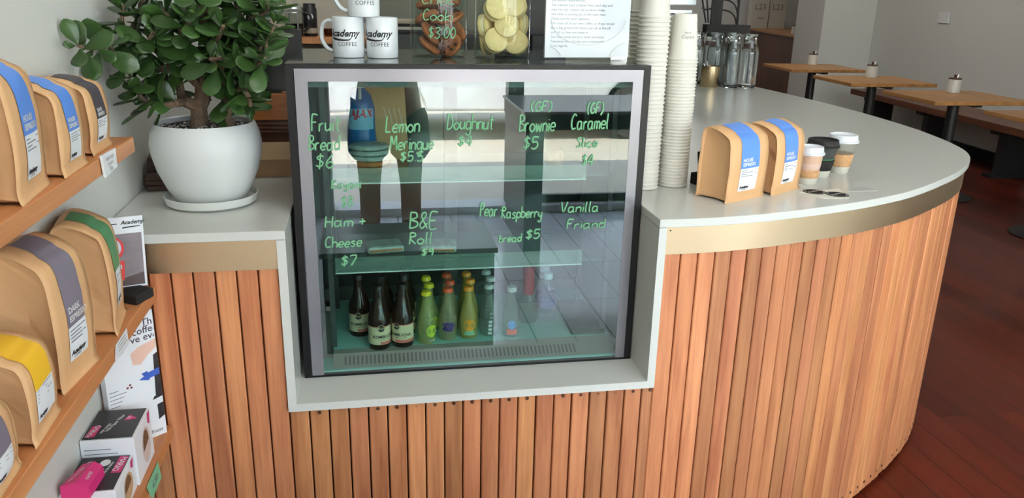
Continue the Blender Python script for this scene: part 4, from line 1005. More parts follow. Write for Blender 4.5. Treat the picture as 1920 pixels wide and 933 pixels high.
# ------------------------------------------------------------------ reusable cups on the countertop
M_cork = pm('cork_band', rgb(196, 152, 108), 0.8, var=0.18, vscale=120)
M_cupclear = glass('cup_glass', (0.88, 0.90, 0.88, 1), 1.5, 0.0, rgb(214, 206, 190), 0.22)
def keep_cup(loc, r0, r1, h, rows, lid, label):
    t = empty('reusable_cup', loc, 0, label, 'cup', 'reusable cups beside the coffee bags')
    rad = lambda z: r0 + (r1 - r0) * z / h
    for nm, z0, z1, m_, ex in rows:
        MB().lathe([(0, z0), (rad(z0) + ex - 0.001, z0), (rad(z0) + ex, z0 + 0.001), (rad(z1) + ex, z1 - 0.001), (rad(z1) + ex - 0.001, z1), (0, z1)], 36).build(nm, m_, t, True)
    l = MB().lathe([(0, h), (r1 + 0.004, h), (r1 + 0.0045, h + 0.004), (r1 + 0.001, h + 0.006), (r1 - 0.001, h + 0.020), (r1 - 0.004, h + 0.021), (r1 - 0.007, h + 0.015), (0, h + 0.015)], 36)
    l.box(-0.005, 0.005, r1 - 0.012, r1 - 0.004, h + 0.014, h + 0.0165)
    l.build('lid', lid, t, True)
    return t
M_lidw = pm('lid_white', rgb(224, 226, 230), 0.35)
M_blush = pm('cup_blush', rgb(206, 170, 146), 0.45); M_pink2 = pm('cup_rose', rgb(214, 184, 172), 0.45)
M_milk = pm('cup_milky', rgb(208, 204, 190), 0.35)
keep_cup((1.142, 0.308, 0.9502), 0.0250, 0.0335, 0.078, [('cup_base', 0, 0.017, M_milk, 0), ('cork_sleeve', 0.017, 0.036, M_cork, 0.0012), ('cup_wall', 0.036, 0.078, M_blush, 0), ('rose_band', 0.042, 0.056, M_pink2, 0.0006)], M_lidw, 'pink and cork reusable cup with white lid beside the coffee bag')
keep_cup((1.219, 0.378, 0.9502), 0.0245, 0.0405, 0.083, [('cup_base', 0, 0.020, M_milk, 0), ('rubber_sleeve', 0.020, 0.050, M_matblack, 0.0012), ('green_band', 0.050, 0.054, pm('deep_green_band', rgb(52, 104, 74), 0.5), 0.0006), ('cup_wall', 0.054, 0.083, pm('smoked_cup', rgb(58, 60, 60), 0.2), 0)], M_matblack, 'black reusable cup with a green band and black lid')
keep_cup((1.304, 0.420, 0.9502), 0.0240, 0.0385, 0.088, [('cup_base', 0, 0.021, M_milk, 0), ('cork_sleeve', 0.021, 0.056, M_cork, 0.0012), ('cup_wall', 0.056, 0.088, M_cupclear, 0)], M_lidw, 'clear reusable cup with cork sleeve and white lid, furthest right')
# stickers and card
t = empty('sticker_sheet', (1.122, 0.195, 0.9502), 0, 'sheet of two round black logo stickers lying on the countertop', 'sticker')
q_ = [(-0.060, 0.012), (-0.026, -0.055), (0.040, -0.056), (0.072, 0.040)]
MB().prism(q_, 0, 0.0008).build('backing_paper', pm('cream_paper', rgb(226, 222, 206), 0.5), t)
st = MB(); sl_ = MB()
for cx_, cy_ in ((-0.014, 0.012), (0.030, -0.020)):
    st.lathe([(0, 0.0016), (0.027, 0.0016), (0.0275, 0.0009), (0, 0.0009)], 30, Matrix.Translation((cx_, cy_, 0)))
    sl_.lathe([(0.0222, 0.0018), (0.0240, 0.0018)], 30, Matrix.Translation((cx_, cy_, 0)))
    m2 = text_mb('Academy', 0.0125, Matrix.Translation((cx_, cy_ + 0.002, 0.0016)) @ Matrix.Rotation(R(25), 4, 'Z'), shear=0.3, bold=0.0003); sl_.add(m2.v, m2.f)
st.build('black_sticker', pm('sticker_black', rgb(26, 25, 25), 0.7, spec=0.2), t); sl_.build('sticker_lettering', pm('sticker_cream', rgb(200, 194, 180), 0.5), t)
tag(MB().prism([(-0.040, -0.022), (0.046, -0.016), (0.042, 0.024), (-0.020, 0.022)], 0, 0.0006).build('clear_card', pm('pale_card', rgb(204, 204, 198), 0.15), loc=(1.238, 0.222, 0.9502)), 'pale glossy blank card lying beside the logo stickers', 'card')
t = empty('card_reader', (0.862, 0.312, 0.9502), R(20), 'small black card reader standing behind the front coffee bag', 'card reader')
MB().prism([(-0.03, -0.03), (0.03, -0.03), (0.03, 0.03), (-0.03, 0.03)], 0, 0.03).build('reader_base', M_matblack, t, bevel=0.003)
MB().add([(-0.022, -0.004, 0.03), (0.022, -0.004, 0.03), (0.022, 0.012, 0.03), (-0.022, 0.012, 0.03), (-0.022, 0.008, 0.085), (0.022, 0.008, 0.085), (0.022, 0.022, 0.085), (-0.022, 0.022, 0.085)], [(0,3,2,1),(4,5,6,7),(0,1,5,4),(1,2,6,5),(2,3,7,6),(3,0,4,7)]).build('reader_head', M_matblack, t, bevel=0.003)
# ------------------------------------------------------------------ far end of the countertop
t = empty('cutlery_pot', (1.812, 2.505, 0.9502), 0, 'round brass pot of cutlery near the glass water bottles', 'pot')
MB().lathe([(0, 0), (0.049, 0), (0.050, 0.002), (0.050, 0.108), (0.0475, 0.108), (0.047, 0.005), (0, 0.005)], 40).build('pot_body', pm('pot_brass', (0.50, 0.38, 0.22, 1), 0.25, 1.0), t, True)
for k in range(7):
    a = k * 0.9; r = 0.026
    MB().tube([(0.012*math.cos(a), 0.012*math.sin(a), 0.008), (r*math.cos(a), r*math.sin(a), 0.095), (0.038*math.cos(a), 0.038*math.sin(a), 0.118 + 0.006*(k % 3))], 0.0035, 6, flat=0.5).build('cutlery_handle', M_steel, t, True)
M_bott = pm('bottle_glass', (0.93, 0.97, 0.96, 1), 0.0, trans=1.0)
wb = empty('water_bottle', (0, 0, 0), 0, 'x', 'bottle', 'glass water bottles on the countertop')
MB().lathe([(0, 0.001), (0.040, 0.0), (0.046, 0.006), (0.047, 0.02), (0.047, 0.175), (0.044, 0.195), (0.034, 0.218), (0.031, 0.232), (0.031, 0.258), (0.034, 0.262), (0.034, 0.275), (0.030, 0.275), (0.028, 0.232), (0.041, 0.192), (0.0435, 0.175), (0.0435, 0.016), (0.036, 0.010), (0, 0.012)], 32).build('bottle_body', M_bott, wb, True)
bl = [(2.008, 2.470, 'front right glass water bottle, closest to the counter edge'), (1.950, 2.565, 'glass water bottle directly behind the front right bottle'), (1.915, 2.470, 'glass water bottle standing right beside the brass cutlery pot'), (1.868, 2.580, 'glass water bottle just behind the brass cutlery pot'), (1.985, 2.675, 'glass water bottle at the back right of the bottle group'), (1.885, 2.690, 'glass water bottle at the back middle of the bottle group'), (1.775, 2.620, 'glass water bottle behind the cutlery pot on its left'), (1.790, 2.720, 'glass water bottle at the back left of the bottle group')]
for k, (x, y, lb) in enumerate(bl):
    o = wb if k == 0 else dup(wb); o.location = (x, y, 0.9502); o['label'] = lb
t = empty('metal_stand', (1.96, 2.735, 0.9502), 0, 'black metal stand with curved wires rising behind the water bottles', 'stand')
MB().box(-0.05, 0.05, -0.03, 0.03, 0, 0.012).box(-0.012, 0.012, -0.012, 0.012, 0.012, 0.262).build('foot_post', M_matblack, t)
MB().box(-0.105, 0.155, -0.03, 0.03, 0.262, 0.312).build('tray', M_matblack, t, bevel=0.002)
MB().box(-0.075, -0.012, -0.006, 0.006, 0.312, 0.78).build('back_panel', M_matblack, t)
wr = MB()
wr.tube([(0.085, 0, 0.31), (0.082, 0, 0.45), (0.07, 0, 0.7)], 0.007, 8)
for z in (0.36, 0.415, 0.47, 0.525): wr.tube(crom([(-0.02, 0, z + 0.03), (0.03, 0, z + 0.022), (0.065, 0, z - 0.005), (0.082, 0, z - 0.05)], 5), 0.0045, 6)
for z in (0.40, 0.49): wr.tube(crom([(-0.07, 0, z), (-0.10, 0, z - 0.012), (-0.13, 0, z - 0.002)], 5), 0.0045, 6)
wr.tube([(-0.085, 0, 0.32), (-0.115, 0, 0.50), (-0.14, 0, 0.7)], 0.005, 6); wr.tube([(-0.10, 0, 0.32), (-0.135, 0, 0.45), (-0.16, 0, 0.7)], 0.005, 6)
wr.build('curved_wires', M_matblack, t, True)

# ------------------------------------------------------------------ behind the counter
tag(MB().box(-0.45, 0.86, 0.90, 1.85, 0.0, 0.93).build('kitchen_bench', M_steel, bevel=0.003), 'low steel back bench behind the display case', 'bench')
t = empty('coffee_machine', (1.055, 1.60, 0.9502), 0, 'chrome espresso machine behind the paper cup stacks', 'coffee machine')
MB().box(-0.150, 0.150, -0.22, 0.22, 0.04, 0.40).build('machine_body', M_chrome, t, bevel=0.012)
MB().box(-0.155, 0.155, -0.25, 0.23, 0.40, 0.415).box(-0.155, 0.155, -0.28, -0.22, 0.43, 0.46).build('cup_rail', M_chrome, t, bevel=0.003)
MB().box(-0.150, 0.150, -0.27, -0.20, 0.30, 0.385).build('group_cover', M_chrome, t, bevel=0.008)
for a, b_ in ((-0.12, -0.18), (0.12, -0.18), (-0.12, 0.18), (0.12, 0.18)): MB().lathe([(0, 0), (0.025, 0), (0.02, 0.04), (0, 0.04)], 16, Matrix.Translation((a, b_, 0))).build('foot', M_black, t)
MB().lathe([(0, 0), (0.02, 0), (0.018, 0.06), (0, 0.06)], 14, Matrix.Translation((-0.05, -0.21, 0.24))).tube([(-0.05, -0.24, 0.25), (-0.05, -0.36, 0.245)], 0.012, 10).build('portafilter', M_black, t, True)
t = empty('coffee_grinder', (0.53, 1.02, 0.93), 0, 'black coffee grinder behind the jars and the notice', 'grinder')
MB().prism([(-0.10, -0.10), (0.10, -0.10), (0.10, 0.14), (-0.10, 0.14)], 0, 0.52).build('grinder_body', M_black, t, bevel=0.015)
MB().lathe([(0.05, 0.52), (0.06, 0.56), (0.10, 0.70), (0.10, 0.74), (0, 0.75)], 28).build('hopper', pm('hopper_smoke', rgb(40, 40, 42), 0.15), t, True)
MB().box(-0.03, 0.03, -0.17, -0.10, 0.28, 0.36).build('spout', M_black, t)
MB().tube([(-0.03, -0.10, 0.22), (-0.03, -0.16, 0.22), (0, -0.19, 0.22), (0.03, -0.16, 0.22), (0.03, -0.10, 0.22)], 0.006, 8).build('fork', M_black, t)
t = empty('storage_cabinet', (0.225, 1.55, 0.93), 0, 'dark grey cabinet on the back bench carrying stacked magazines', 'cabinet')
MB().box(-0.20, 0.20, -0.14, 0.14, 0, 0.335).build('cabinet_body', pm('cabinet_grey', rgb(74, 76, 72), 0.5), t, bevel=0.003)
MB().box(-0.195, -0.003, -0.152, -0.140, 0.01, 0.325).build('door', MATS['cabinet_grey'], t, bevel=0.002)
MB().box(0.003, 0.195, -0.152, -0.140, 0.01, 0.325).build('door', MATS['cabinet_grey'], t, bevel=0.002)
for k, (c_, w_) in enumerate(((M_ink, 0.16), (pm('cream_cover', rgb(190, 184, 170), 0.6), 0.15), (M_matblack, 0.17), (pm('sand_cover', rgb(160, 150, 130), 0.6), 0.14))):
    tt = tag(MB().box(-w_/2, w_/2, -0.10, 0.10, 0, 0.0105).build('magazine', c_, loc=(0.14 + 0.004*k, 1.50, 1.2655 + k*0.0108), rot=(0, 0, R(3*k - 4)), bevel=0.001), '%s magazine of the pile left of the cookie jar' % ('lowest dark', 'second lowest cream', 'third dark', 'topmost sand coloured')[k], 'magazine', 'magazines piled on the grey cabinet')
tag(MB().box(-0.50, 0.02, 1.70, 1.918, 1.205, 1.228).build('kitchen_shelf', M_shelf, bevel=0.001), 'thin timber shelf on the back wall behind the mugs', 'shelf')
t = empty('canister', (-0.212, 1.80, 1.2282), 0, 'tall black canister with a white emblem on the back shelf', 'canister')
MB().lathe([(0, 0), (0.026, 0), (0.028, 0.004), (0.028, 0.105), (0.024, 0.112), (0.024, 0.125), (0, 0.126)], 28).build('canister_body', M_black, t, True)
MB().lathe([(0, 0.0006), (0.011, 0.0004), (0.0115, -0.001), (0, -0.001)], 16, Matrix.Translation((0.004, -0.0285, 0.075)) @ Matrix.Rotation(R(90), 4, 'X')).build('emblem', M_white, t)
MB().lathe([(0.0283, 0.012), (0.0287, 0.014), (0.0287, 0.03), (0.0283, 0.032)], 28).build('pale_label', pm('sand_cover', rgb(160, 150, 130), 0.6), t, True)
t = empty('coffee_plunger', (-0.272, 1.76, 1.2282), 0, 'glass coffee plunger with black coffee and steel frame on the back shelf', 'plunger')
MB().lathe([(0, 0), (0.030, 0), (0.034, 0.004), (0.034, 0.05), (0, 0.05)], 24).build('coffee', pm('black_coffee', rgb(20, 13, 10), 0.1), t, True)
MB().lathe([(0.0355, 0.0), (0.0365, 0.002), (0.0365, 0.105), (0.0350, 0.105), (0.0348, 0.002)], 24).build('beaker', M_jar, t, True)
fr = MB()
for k in range(4):
    a = k*math.pi/2 + 0.5; fr.box(-0.003, 0.003, -0.001, 0.001, 0, 0.10, Matrix.Rotation(a, 4, 'Z') @ Matrix.Translation((0, 0.0385, 0)))
fr.lathe([(0.0372, 0.09), (0.039, 0.09), (0.039, 0.095), (0.0372, 0.095)], 24).tube([(0, 0, 0.06), (0, 0, 0.16)], 0.002, 6).lathe([(0, 0.105), (0.037, 0.105), (0.036, 0.112), (0.01, 0.12), (0, 0.12)], 24)
fr.build('steel_frame', M_steel, t)
MB().tube(crom([(0.037, 0, 0.09), (0.062, 0, 0.085), (0.066, 0, 0.05), (0.038, 0, 0.02)], 5), 0.005, 8).build('handle', M_black, t, True)
t = empty('glass_cup', (-0.14, 1.80, 1.2282), 0, 'small brown glass cup at the right end of the back shelf, behind the mugs', 'cup')
MB().lathe([(0, 0.001), (0.018, 0), (0.022, 0.03), (0.0205, 0.03), (0.017, 0.004), (0, 0.004)], 20).build('cup_body', glass('amber_cup', (0.55, 0.36, 0.22, 1), 1.4), t, True)
# boxes on the left countertop beside the case
M_card = pm('brown_cardboard', rgb(172, 136, 96), 0.75, var=0.05, vscale=10)
t = empty('cardboard_box', (-0.255, 0.545, 0.9502), 0, 'brown cardboard box on the countertop behind the plant pot', 'box')
MB().box(-0.085, 0.085, -0.05, 0.045, 0, 0.045).build('carton', M_card, t, bevel=0.001)
MB().add([(-0.085, -0.052, 0.045), (0.085, -0.052, 0.045), (0.085, -0.030, 0.086), (-0.070, -0.030, 0.086), (-0.085, -0.050, 0.045), (0.085, -0.050, 0.045), (0.085, -0.028, 0.086), (-0.070, -0.028, 0.086)], [(0,1,2,3),(7,6,5,4),(0,4,5,1),(1,5,6,2),(2,6,7,3),(3,7,4,0)]).build('raised_flap', pm('pale_cardboard', rgb(196, 164, 124), 0.75), t)
t = empty('timber_tray', (-0.250, 0.600, 1.0), 0, 'varnished timber tray behind the cardboard box, left of the display case', 'tray')
t.location = (-0.255, 0.690, 0.93)
MB().box(-0.09, 0.09, -0.055, 0.055, 0.0, 0.145).build('tray_stand', M_darkwood, t)
MB().box(-0.092, 0.092, -0.062, 0.06, 0.145, 0.215).build('tray_front', wood('orange_timber', rgb(176, 106, 48), rgb(134, 74, 30), 0.35, axis=0, scale=3), t, bevel=0.002)
mb = MB()
for k in range(3): mb.box(-0.094, 0.094, -0.064, -0.060, 0.112 + k*0.011, 0.118 + k*0.011)
mb.build('tray_slats', M_bench, t)
t = empty('black_monitor', (-0.255, 0.655, 1.1455), 0, 'black till screen above the timber tray, behind the plant', 'screen')
MB().box(-0.088, 0.090, 0.0, 0.018, 0.004, 0.165).build('screen_panel', pm('screen_black', rgb(26, 30, 30), 0.25), t, bevel=0.002)
MB().box(-0.03, 0.03, -0.01, 0.04, 0.0, 0.006).build('screen_foot', M_black, t)
M_dkbag = pm('dark_brown_paper', rgb(70, 50, 40), 0.7, bump=0.2, bscale=30)
for k, (z, rz, w_) in enumerate(((0.0, 6, 0.075), (0.0125, -4, 0.070), (0.025, 9, 0.078))):
    mb = MB().box(-w_/2, w_/2, -0.035, 0.035, 0, 0.012)
    tag(mb.build('folded_paper_bag', M_dkbag, loc=(-0.487, 0.40, 0.9502 + z), rot=(0, 0, R(rz)), bevel=0.003), '%s dark brown folded paper bag in the corner behind the plant pot' % ('lowest', 'middle', 'topmost')[k], 'paper bag', 'folded paper bags behind the pot')
t = empty('paper_packet', (-0.492, 0.43, 0.9882), R(4), 'dark brown paper packet lying on the folded paper bags', 'packet')
MB().add([(-0.036, -0.03, 0), (0.036, -0.03, 0), (0.036, 0.03, 0), (-0.036, 0.03, 0), (-0.032, -0.02, 0.034), (0.030, -0.012, 0.028), (0.030, 0.026, 0.036), (-0.032, 0.024, 0.042)], [(0,3,2,1),(4,5,6,7),(0,1,5,4),(1,2,6,5),(2,3,7,6),(3,0,4,7)]).build('packet_body', M_dkbag, t, bevel=0.004)

# ------------------------------------------------------------------ inside the display case
ZD = 0.5903
M_amber = pm('amber_bottle', rgb(40, 24, 16), 0.06, spec=0.6)
M_klabel = pm('cream_label', rgb(222, 214, 176), 0.6); M_kpink = pm('salmon_label', rgb(206, 120, 104), 0.6)
def arc_patch(mb, r, a0, a1, z0, z1, seg=14):
    vs = []
    for k in range(seg + 1):
        a = a0 + (a1 - a0) * k / seg
        vs += [(r*math.sin(a), -r*math.cos(a), z0), (r*math.sin(a), -r*math.cos(a), z1)]
    return mb.add(vs, [(2*k, 2*k+2, 2*k+3, 2*k+1) for k in range(seg)])
def wrap_poly(mb, r, pts, xoff, zoff):
    vs = [(r*math.sin((x + xoff)/r), -r*math.cos((x + xoff)/r), z + zoff) for x, z in pts]
    c = (r*math.sin(xoff/r), -r*math.cos(xoff/r), zoff); n = len(vs)
    return mb.add([c] + vs, [(0, 1 + k, 1 + (k + 1) % n) for k in range(n)])
komb = empty('kombucha_bottle', (0, 0, 0), 0, 'x', 'bottle', 'dark brown drink bottles in the display case')
r = 0.0265
MB().lathe([(0, 0.0), (r - 0.002, 0), (r, 0.003), (r, 0.076), (r - 0.003, 0.088), (r - 0.010, 0.104), (0.0125, 0.121), (0.0112, 0.145), (0.0112, 0.149), (0, 0.149)], 32).build('bottle_body', M_amber, komb, True)
MB().lathe([(0, 0.157), (0.0115, 0.157), (0.0125, 0.155), (0.0128, 0.144), (0, 0.144)], 24).build('cap', M_black, komb, True)
mb = arc_patch(MB(), r + 0.0003, -1.9, 1.9, 0.014, 0.060); mb.build('label', M_klabel, komb, True)
mb = arc_patch(MB(), r + 0.0005, -0.4, 1.9, 0.0135, 0.0215); arc_patch(mb, r + 0.0005, -1.9, 1.9, 0.0585, 0.0605); mb.build('label_bands', M_kpink, komb, True)
mb = text_mb('KOMBUCHA', 0.0105, Matrix.Translation((0, 0, 0.034)), wrap=r + 0.0003, bold=0.0003)
for q in range(3): arc_patch(mb, r + 0.0005, -1.7, -1.2, 0.050 - q*0.006, 0.0508 - q*0.006, 5)
arc_patch(mb, r + 0.0005, -0.6, 0.7, 0.0262, 0.0270)
wrap_poly(mb, r + 0.0005, [(0.0095*math.cos(k*0.4), 0.0095*math.sin(k*0.4)) for k in range(16)], -0.008, 0.056); mb.build('label_lettering', M_ink, komb, True)
mb = MB(); q = [(0.0082*math.cos(k*0.4), 0.0082*math.sin(k*0.4)) for k in range(16)]
vs = []
for k in range(17):
    for rr2 in (0.0082, 0.0089):
        x, z = rr2*math.cos(k*math.pi/8), rr2*math.sin(k*math.pi/8); vs.append(((r+0.0008)*math.sin((x-0.008)/r), -(r+0.0008)*math.cos((x-0.008)/r), z + 0.056))
mb.add(vs, [(2*k, 2*k+2, 2*k+3, 2*k+1) for k in range(16)]); m2 = text_mb('Gogo', 0.007, Matrix.Rotation(-0.008/r, 4, 'Z') @ Matrix.Translation((0, 0, 0.056)), wrap=r + 0.0006, shear=0.3); mb.add(m2.v, m2.f)
mb.build('emblem_lettering', M_klabel, komb, True)
kb = [(0.011, 0.208, 26, 'front left dark kombucha bottle in the display case'), (0.067, 0.214, -20, 'front right dark kombucha bottle in the display case'), (-0.036, 0.292, 10, 'dark kombucha bottle behind on the far left of the case deck'), (0.018, 0.275, 60, 'second dark kombucha bottle behind the front left one'), (0.075, 0.280, 80, 'second dark kombucha bottle behind the front right one'), (0.024, 0.342, -60, 'rearmost dark kombucha bottle of the left row'), (0.082, 0.346, 40, 'rearmost dark kombucha bottle of the right row')]
for k, (x, y, rz, lb) in enumerate(kb):
    o = komb if k == 0 else dup(komb); o.location = (x, y, ZD); o.rotation_euler = (0, 0, R(rz)); o['label'] = lb
def soda(capcol, liq, art, words):
    t = empty('lemonade_bottle', (0, 0, 0), 0, 'x', 'bottle', 'clear soft drink bottles in the display case'); r = 0.0228
    MB().lathe([(0, 0.0), (r - 0.002, 0), (r, 0.003), (r, 0.050), (r - 0.0015, 0.060), (0.0150, 0.084), (0.0105, 0.100), (0.0095, 0.118), (0.0105, 0.119), (0.0105, 0.122), (0, 0.122)], 28).build('bottle_body', glass('soda_' + liq[0], liq[1], 1.5, 0.0, liq[2], liq[3]), t, True)
    cp = MB(); cp.lathe([(0, 0.1325), (0.010, 0.132), (0.0118, 0.129), (0.0130, 0.1225), (0.0120, 0.1225), (0, 0.124)], 42)
    cp.build('crown_cap', capcol, t, True)
    for nm, mt, fn in art: fn(MB(), r + 0.0004).build(nm, mt, t, True)
    return t
def sun_art(mb, r): return wrap_poly(mb, r, [((0.0175 if k % 2 == 0 else 0.0125)*math.cos(k*math.pi/13), (0.0175 if k % 2 == 0 else 0.0125)*math.sin(k*math.pi/13)) for k in range(26)], 0, 0.036)
def swirl_art(mb, r):
    for q in range(3): arc_patch(mb, r + 0.0002, -0.6 + 0.08*q, 0.62 - 0.05*q, 0.010 + q*0.0042, 0.0125 + q*0.0042)
    return mb
def lime_art(mb, r): return wrap_poly(mb, r, [(0.0145*math.cos(R(a)), 0.016*math.sin(R(a))) for a in range(-80, 271, 18) if True], 0.012, 0.034)
def dots_art(mb, r):
    for a, b_ in ((-0.011, 0.043), (-0.003, 0.045), (0.006, 0.044), (0.012, 0.040), (-0.008, 0.036), (0.002, 0.037), (0.009, 0.033), (-0.004, 0.029), (0.004, 0.028), (-0.012, 0.031)): wrap_poly(mb, r, [(0.0048*math.cos(k*0.7), 0.0048*math.sin(k*0.7)) for k in range(9)], a, b_)
    return mb
def letters_art(mb, r):
    for q in range(4): arc_patch(mb, r, -0.25 + 0.03*q, 0.18 + 0.02*q, 0.006 + 0.010*q, 0.0125 + 0.010*q, 5)
    return mb
def white_mark(mb, r):
    m2 = text_mb('soda', 0.011, Matrix.Rotation(R(30), 4, 'Z') @ Matrix.Translation((0, 0, 0.010)), wrap=r); return mb.add(m2.v, m2.f)
C_y = pm('cap_yellow', rgb(222, 208, 40), 0.35); C_r = pm('cap_orange_red', rgb(226, 92, 54), 0.35); C_o = pm('cap_orange', rgb(226, 146, 40), 0.35); C_w = pm('cap_silver', rgb(196, 204, 206), 0.3)
L_lime = ('lime', (0.80, 0.86, 0.62, 1), rgb(190, 200, 140), 0.35); L_tan = ('tan', (0.82, 0.84, 0.68, 1), rgb(196, 196, 160), 0.30); L_gold = ('gold', (0.84, 0.82, 0.58, 1), rgb(206, 196, 120), 0.40); L_clear = ('clear', (0.84, 0.88, 0.86, 1), rgb(190, 200, 196), 0.12)
M_limep = pm('lime_print', rgb(188, 214, 60), 0.5); M_purp = pm('purple_print', rgb(70, 52, 120), 0.5); M_sun = pm('sun_print', rgb(236, 160, 36), 0.5); M_mint = pm('mint_print', rgb(140, 214, 190), 0.5); M_pale = pm('pale_print', rgb(206, 212, 210), 0.5)
kinds = [('yellow', soda(C_y, L_lime, [('lime_print', M_limep, lime_art), ('white_lettering', M_pale, white_mark)], 0), 0.126, 0.222),
         ('orange red', soda(C_r, L_tan, [('purple_print', M_purp, dots_art)], 0), 0.180, 0.238),
         ('orange', soda(C_o, L_gold, [('sun_print', M_sun, sun_art), ('mint_lettering', M_mint, swirl_art)], 0), 0.232, 0.242),
         ('silver', soda(C_w, L_clear, [('white_lettering', M_pale, letters_art)], 0), 0.285, 0.250)]
for nm, o, x, y in kinds:
    for k in range(3):
        c = o if k == 0 else dup(o)
        c.location = (x + 0.0035 * k + (0.007 if k == 1 else 0), y + 0.052 * k, ZD)
        c['label'] = '%s clear soft drink bottle with %s cap in the display case' % (('front', 'middle', 'rearmost')[k], nm)
# clear bottle with blue and orange print, tall red label bottle, water bottles
t = empty('drink_bottle', (0.340, 0.236, ZD), 0, 'clear drink bottle with blue and orange print, right of the silver capped bottles', 'bottle')
MB().lathe([(0, 0), (0.021, 0), (0.0225, 0.003), (0.0225, 0.055), (0.019, 0.072), (0.011, 0.098), (0.010, 0.118), (0, 0.118)], 28).build('bottle_body', MATS['soda_clear'], t, True)
MB().lathe([(0, 0.130), (0.0115, 0.129), (0.0125, 0.117), (0, 0.117)], 28).build('cap', C_w, t, True)
mb = wrap_poly(MB(), 0.0229, [(0.011*math.cos(k*0.5), 0.012*math.sin(k*0.5)) for k in range(13)], -0.002, 0.034); mb.build('blue_print', pm('sky_print', rgb(84, 150, 220), 0.5), t, True)
mb = arc_patch(MB(), 0.0229, -0.7, 0.5, 0.008, 0.022); mb.build('orange_print', pm('coral_print', rgb(226, 100, 70), 0.5), t, True)
t = empty('drink_bottle', (0.400, 0.320, ZD), 0, 'taller clear bottle with a tall red label near the water bottles', 'bottle')
MB().lathe([(0, 0), (0.024, 0), (0.026, 0.004), (0.026, 0.04), (0.022, 0.06), (0.013, 0.078), (0.012, 0.09), (0, 0.09)], 28).build('bottle_body', MATS['soda_clear'], t, True)
MB().lathe([(0.0125, 0.074), (0.0150, 0.078), (0.0150, 0.150), (0.0125, 0.152), (0, 0.152)], 28).build('red_sleeve', pm('red_sleeve', rgb(170, 44, 44), 0.4), t, True)
wt_ = empty('plastic_water_bottle', (0.452, 0.325, ZD), 0, 'front plastic water bottle with dark blue label at the right of the case deck', 'bottle', 'plastic water bottles in the display case')
MB().lathe([(0, 0), (0.022, 0), (0.024, 0.004), (0.0235, 0.03), (0.0245, 0.034), (0.024, 0.075), (0.0225, 0.092), (0.012, 0.108), (0.011, 0.116), (0, 0.116)], 28).build('bottle_body', glass('water_plastic', (0.82, 0.90, 0.94, 1), 1.4), wt_, True)
MB().lathe([(0, 0.130), (0.012, 0.129), (0.0128, 0.114), (0, 0.114)], 24).build('cap', pm('cap_pale_blue', rgb(196, 214, 222), 0.4), wt_, True)
MB().lathe([(0.0247, 0.036), (0.0250, 0.038), (0.0250, 0.062), (0.0247, 0.064)], 28).build('label', pm('navy_label', rgb(44, 56, 120), 0.4), wt_, True)
o = dup(wt_, (0.456, 0.380, ZD), 0, 'rear plastic water bottle behind the front water bottle in the case')
# spare glass sheets lying on the deck
for k in range(3):
    tag(MB().box(0, 0.085, 0, 0.19, 0, 0.005).build('spare_glass_sheet', glass('green_sheet', (0.35, 0.62, 0.45, 1), 1.5, 0.0, rgb(40, 110, 70), 0.35), loc=(0.490 + 0.002*k, 0.212 + 0.004*k, ZD + 0.0002 + k*0.0056), rot=(0, 0, R(-3 + 2*k))), '%s spare green edged glass sheet lying on the right of the case deck' % ('lowest', 'middle', 'topmost')[k], 'glass sheet', 'spare glass sheets in the case')
# upper shelf goods
ZS = 1.0093
M_wrap = pm('wrapped_pale', rgb(176, 196, 188), 0.18, bump=0.5, bscale=70, var=0.15, vscale=60)
M_loaf = pm('baked_brown', rgb(178, 120, 66), 0.6, var=0.3, vscale=40, bump=0.4, bscale=50)
for k in range(5):
    mb = MB(); hh = 0.0125
    mb.lathe([(0, 0), (0.040, 0), (0.046, 0.003), (0.047, 0.007), (0.042, hh - 0.001), (0, hh)], 24)
    mb.v = [(v[0] * (1 + 0.05*noise.noise(Vector((v[0]*60, v[1]*60, k)))), v[1]*0.85, v[2]) for v in mb.v]
    tag(mb.build('wrapped_cake', M_loaf if k < 2 else M_wrap, None, True, loc=(0.008 - 0.002*k, 0.285, ZS + k*0.0128)), '%s in the stack of wrapped cakes on the upper glass shelf' % ('lowest brown slice', 'second brown slice', 'lowest pale one', 'middle pale one', 'topmost pale one')[k], 'cake', 'wrapped cakes on the upper glass shelf')
t = empty('spray_bottle', (-0.016, 0.375, ZS), 0, 'blue cleaning spray bottle behind the wrapped cakes on the upper glass shelf', 'bottle')
MB().lathe([(0, 0), (0.034, 0), (0.037, 0.005), (0.037, 0.055), (0.034, 0.082), (0.034, 0.135), (0.026, 0.165), (0.013, 0.178), (0.012, 0.184), (0, 0.184)], 32).build('bottle_body', pm('spray_blue', rgb(40, 106, 168), 0.25), t, True)
mb = arc_patch(MB(), 0.0345, -1.0, 1.0, 0.086, 0.136); mb.v = [(v[0]*1.02, v[1]*1.02, v[2]) for v in mb.v]; mb.build('label', pm('sky_label', rgb(136, 190, 220), 0.4), t, True)
text_mb('AJAX', 0.026, Matrix.Translation((0, 0, 0.124)) , wrap=0.0352, shear=0.25, bold=0.0008).build('label_lettering', pm('red_lettering', rgb(200, 40, 50), 0.4), t)
MB().box(-0.011, 0.011, -0.03, 0.018, 0.184, 0.202).tube([(0, -0.02, 0.186), (0, -0.026, 0.160), (0, -0.018, 0.146)], 0.004, 8).build('trigger_head', M_white, t, bevel=0.003)
t = empty('paper_carry_bag', (0.045, 0.425, ZS), R(-2), 'plain brown paper bag standing behind the spray bottle in the display case', 'bag')
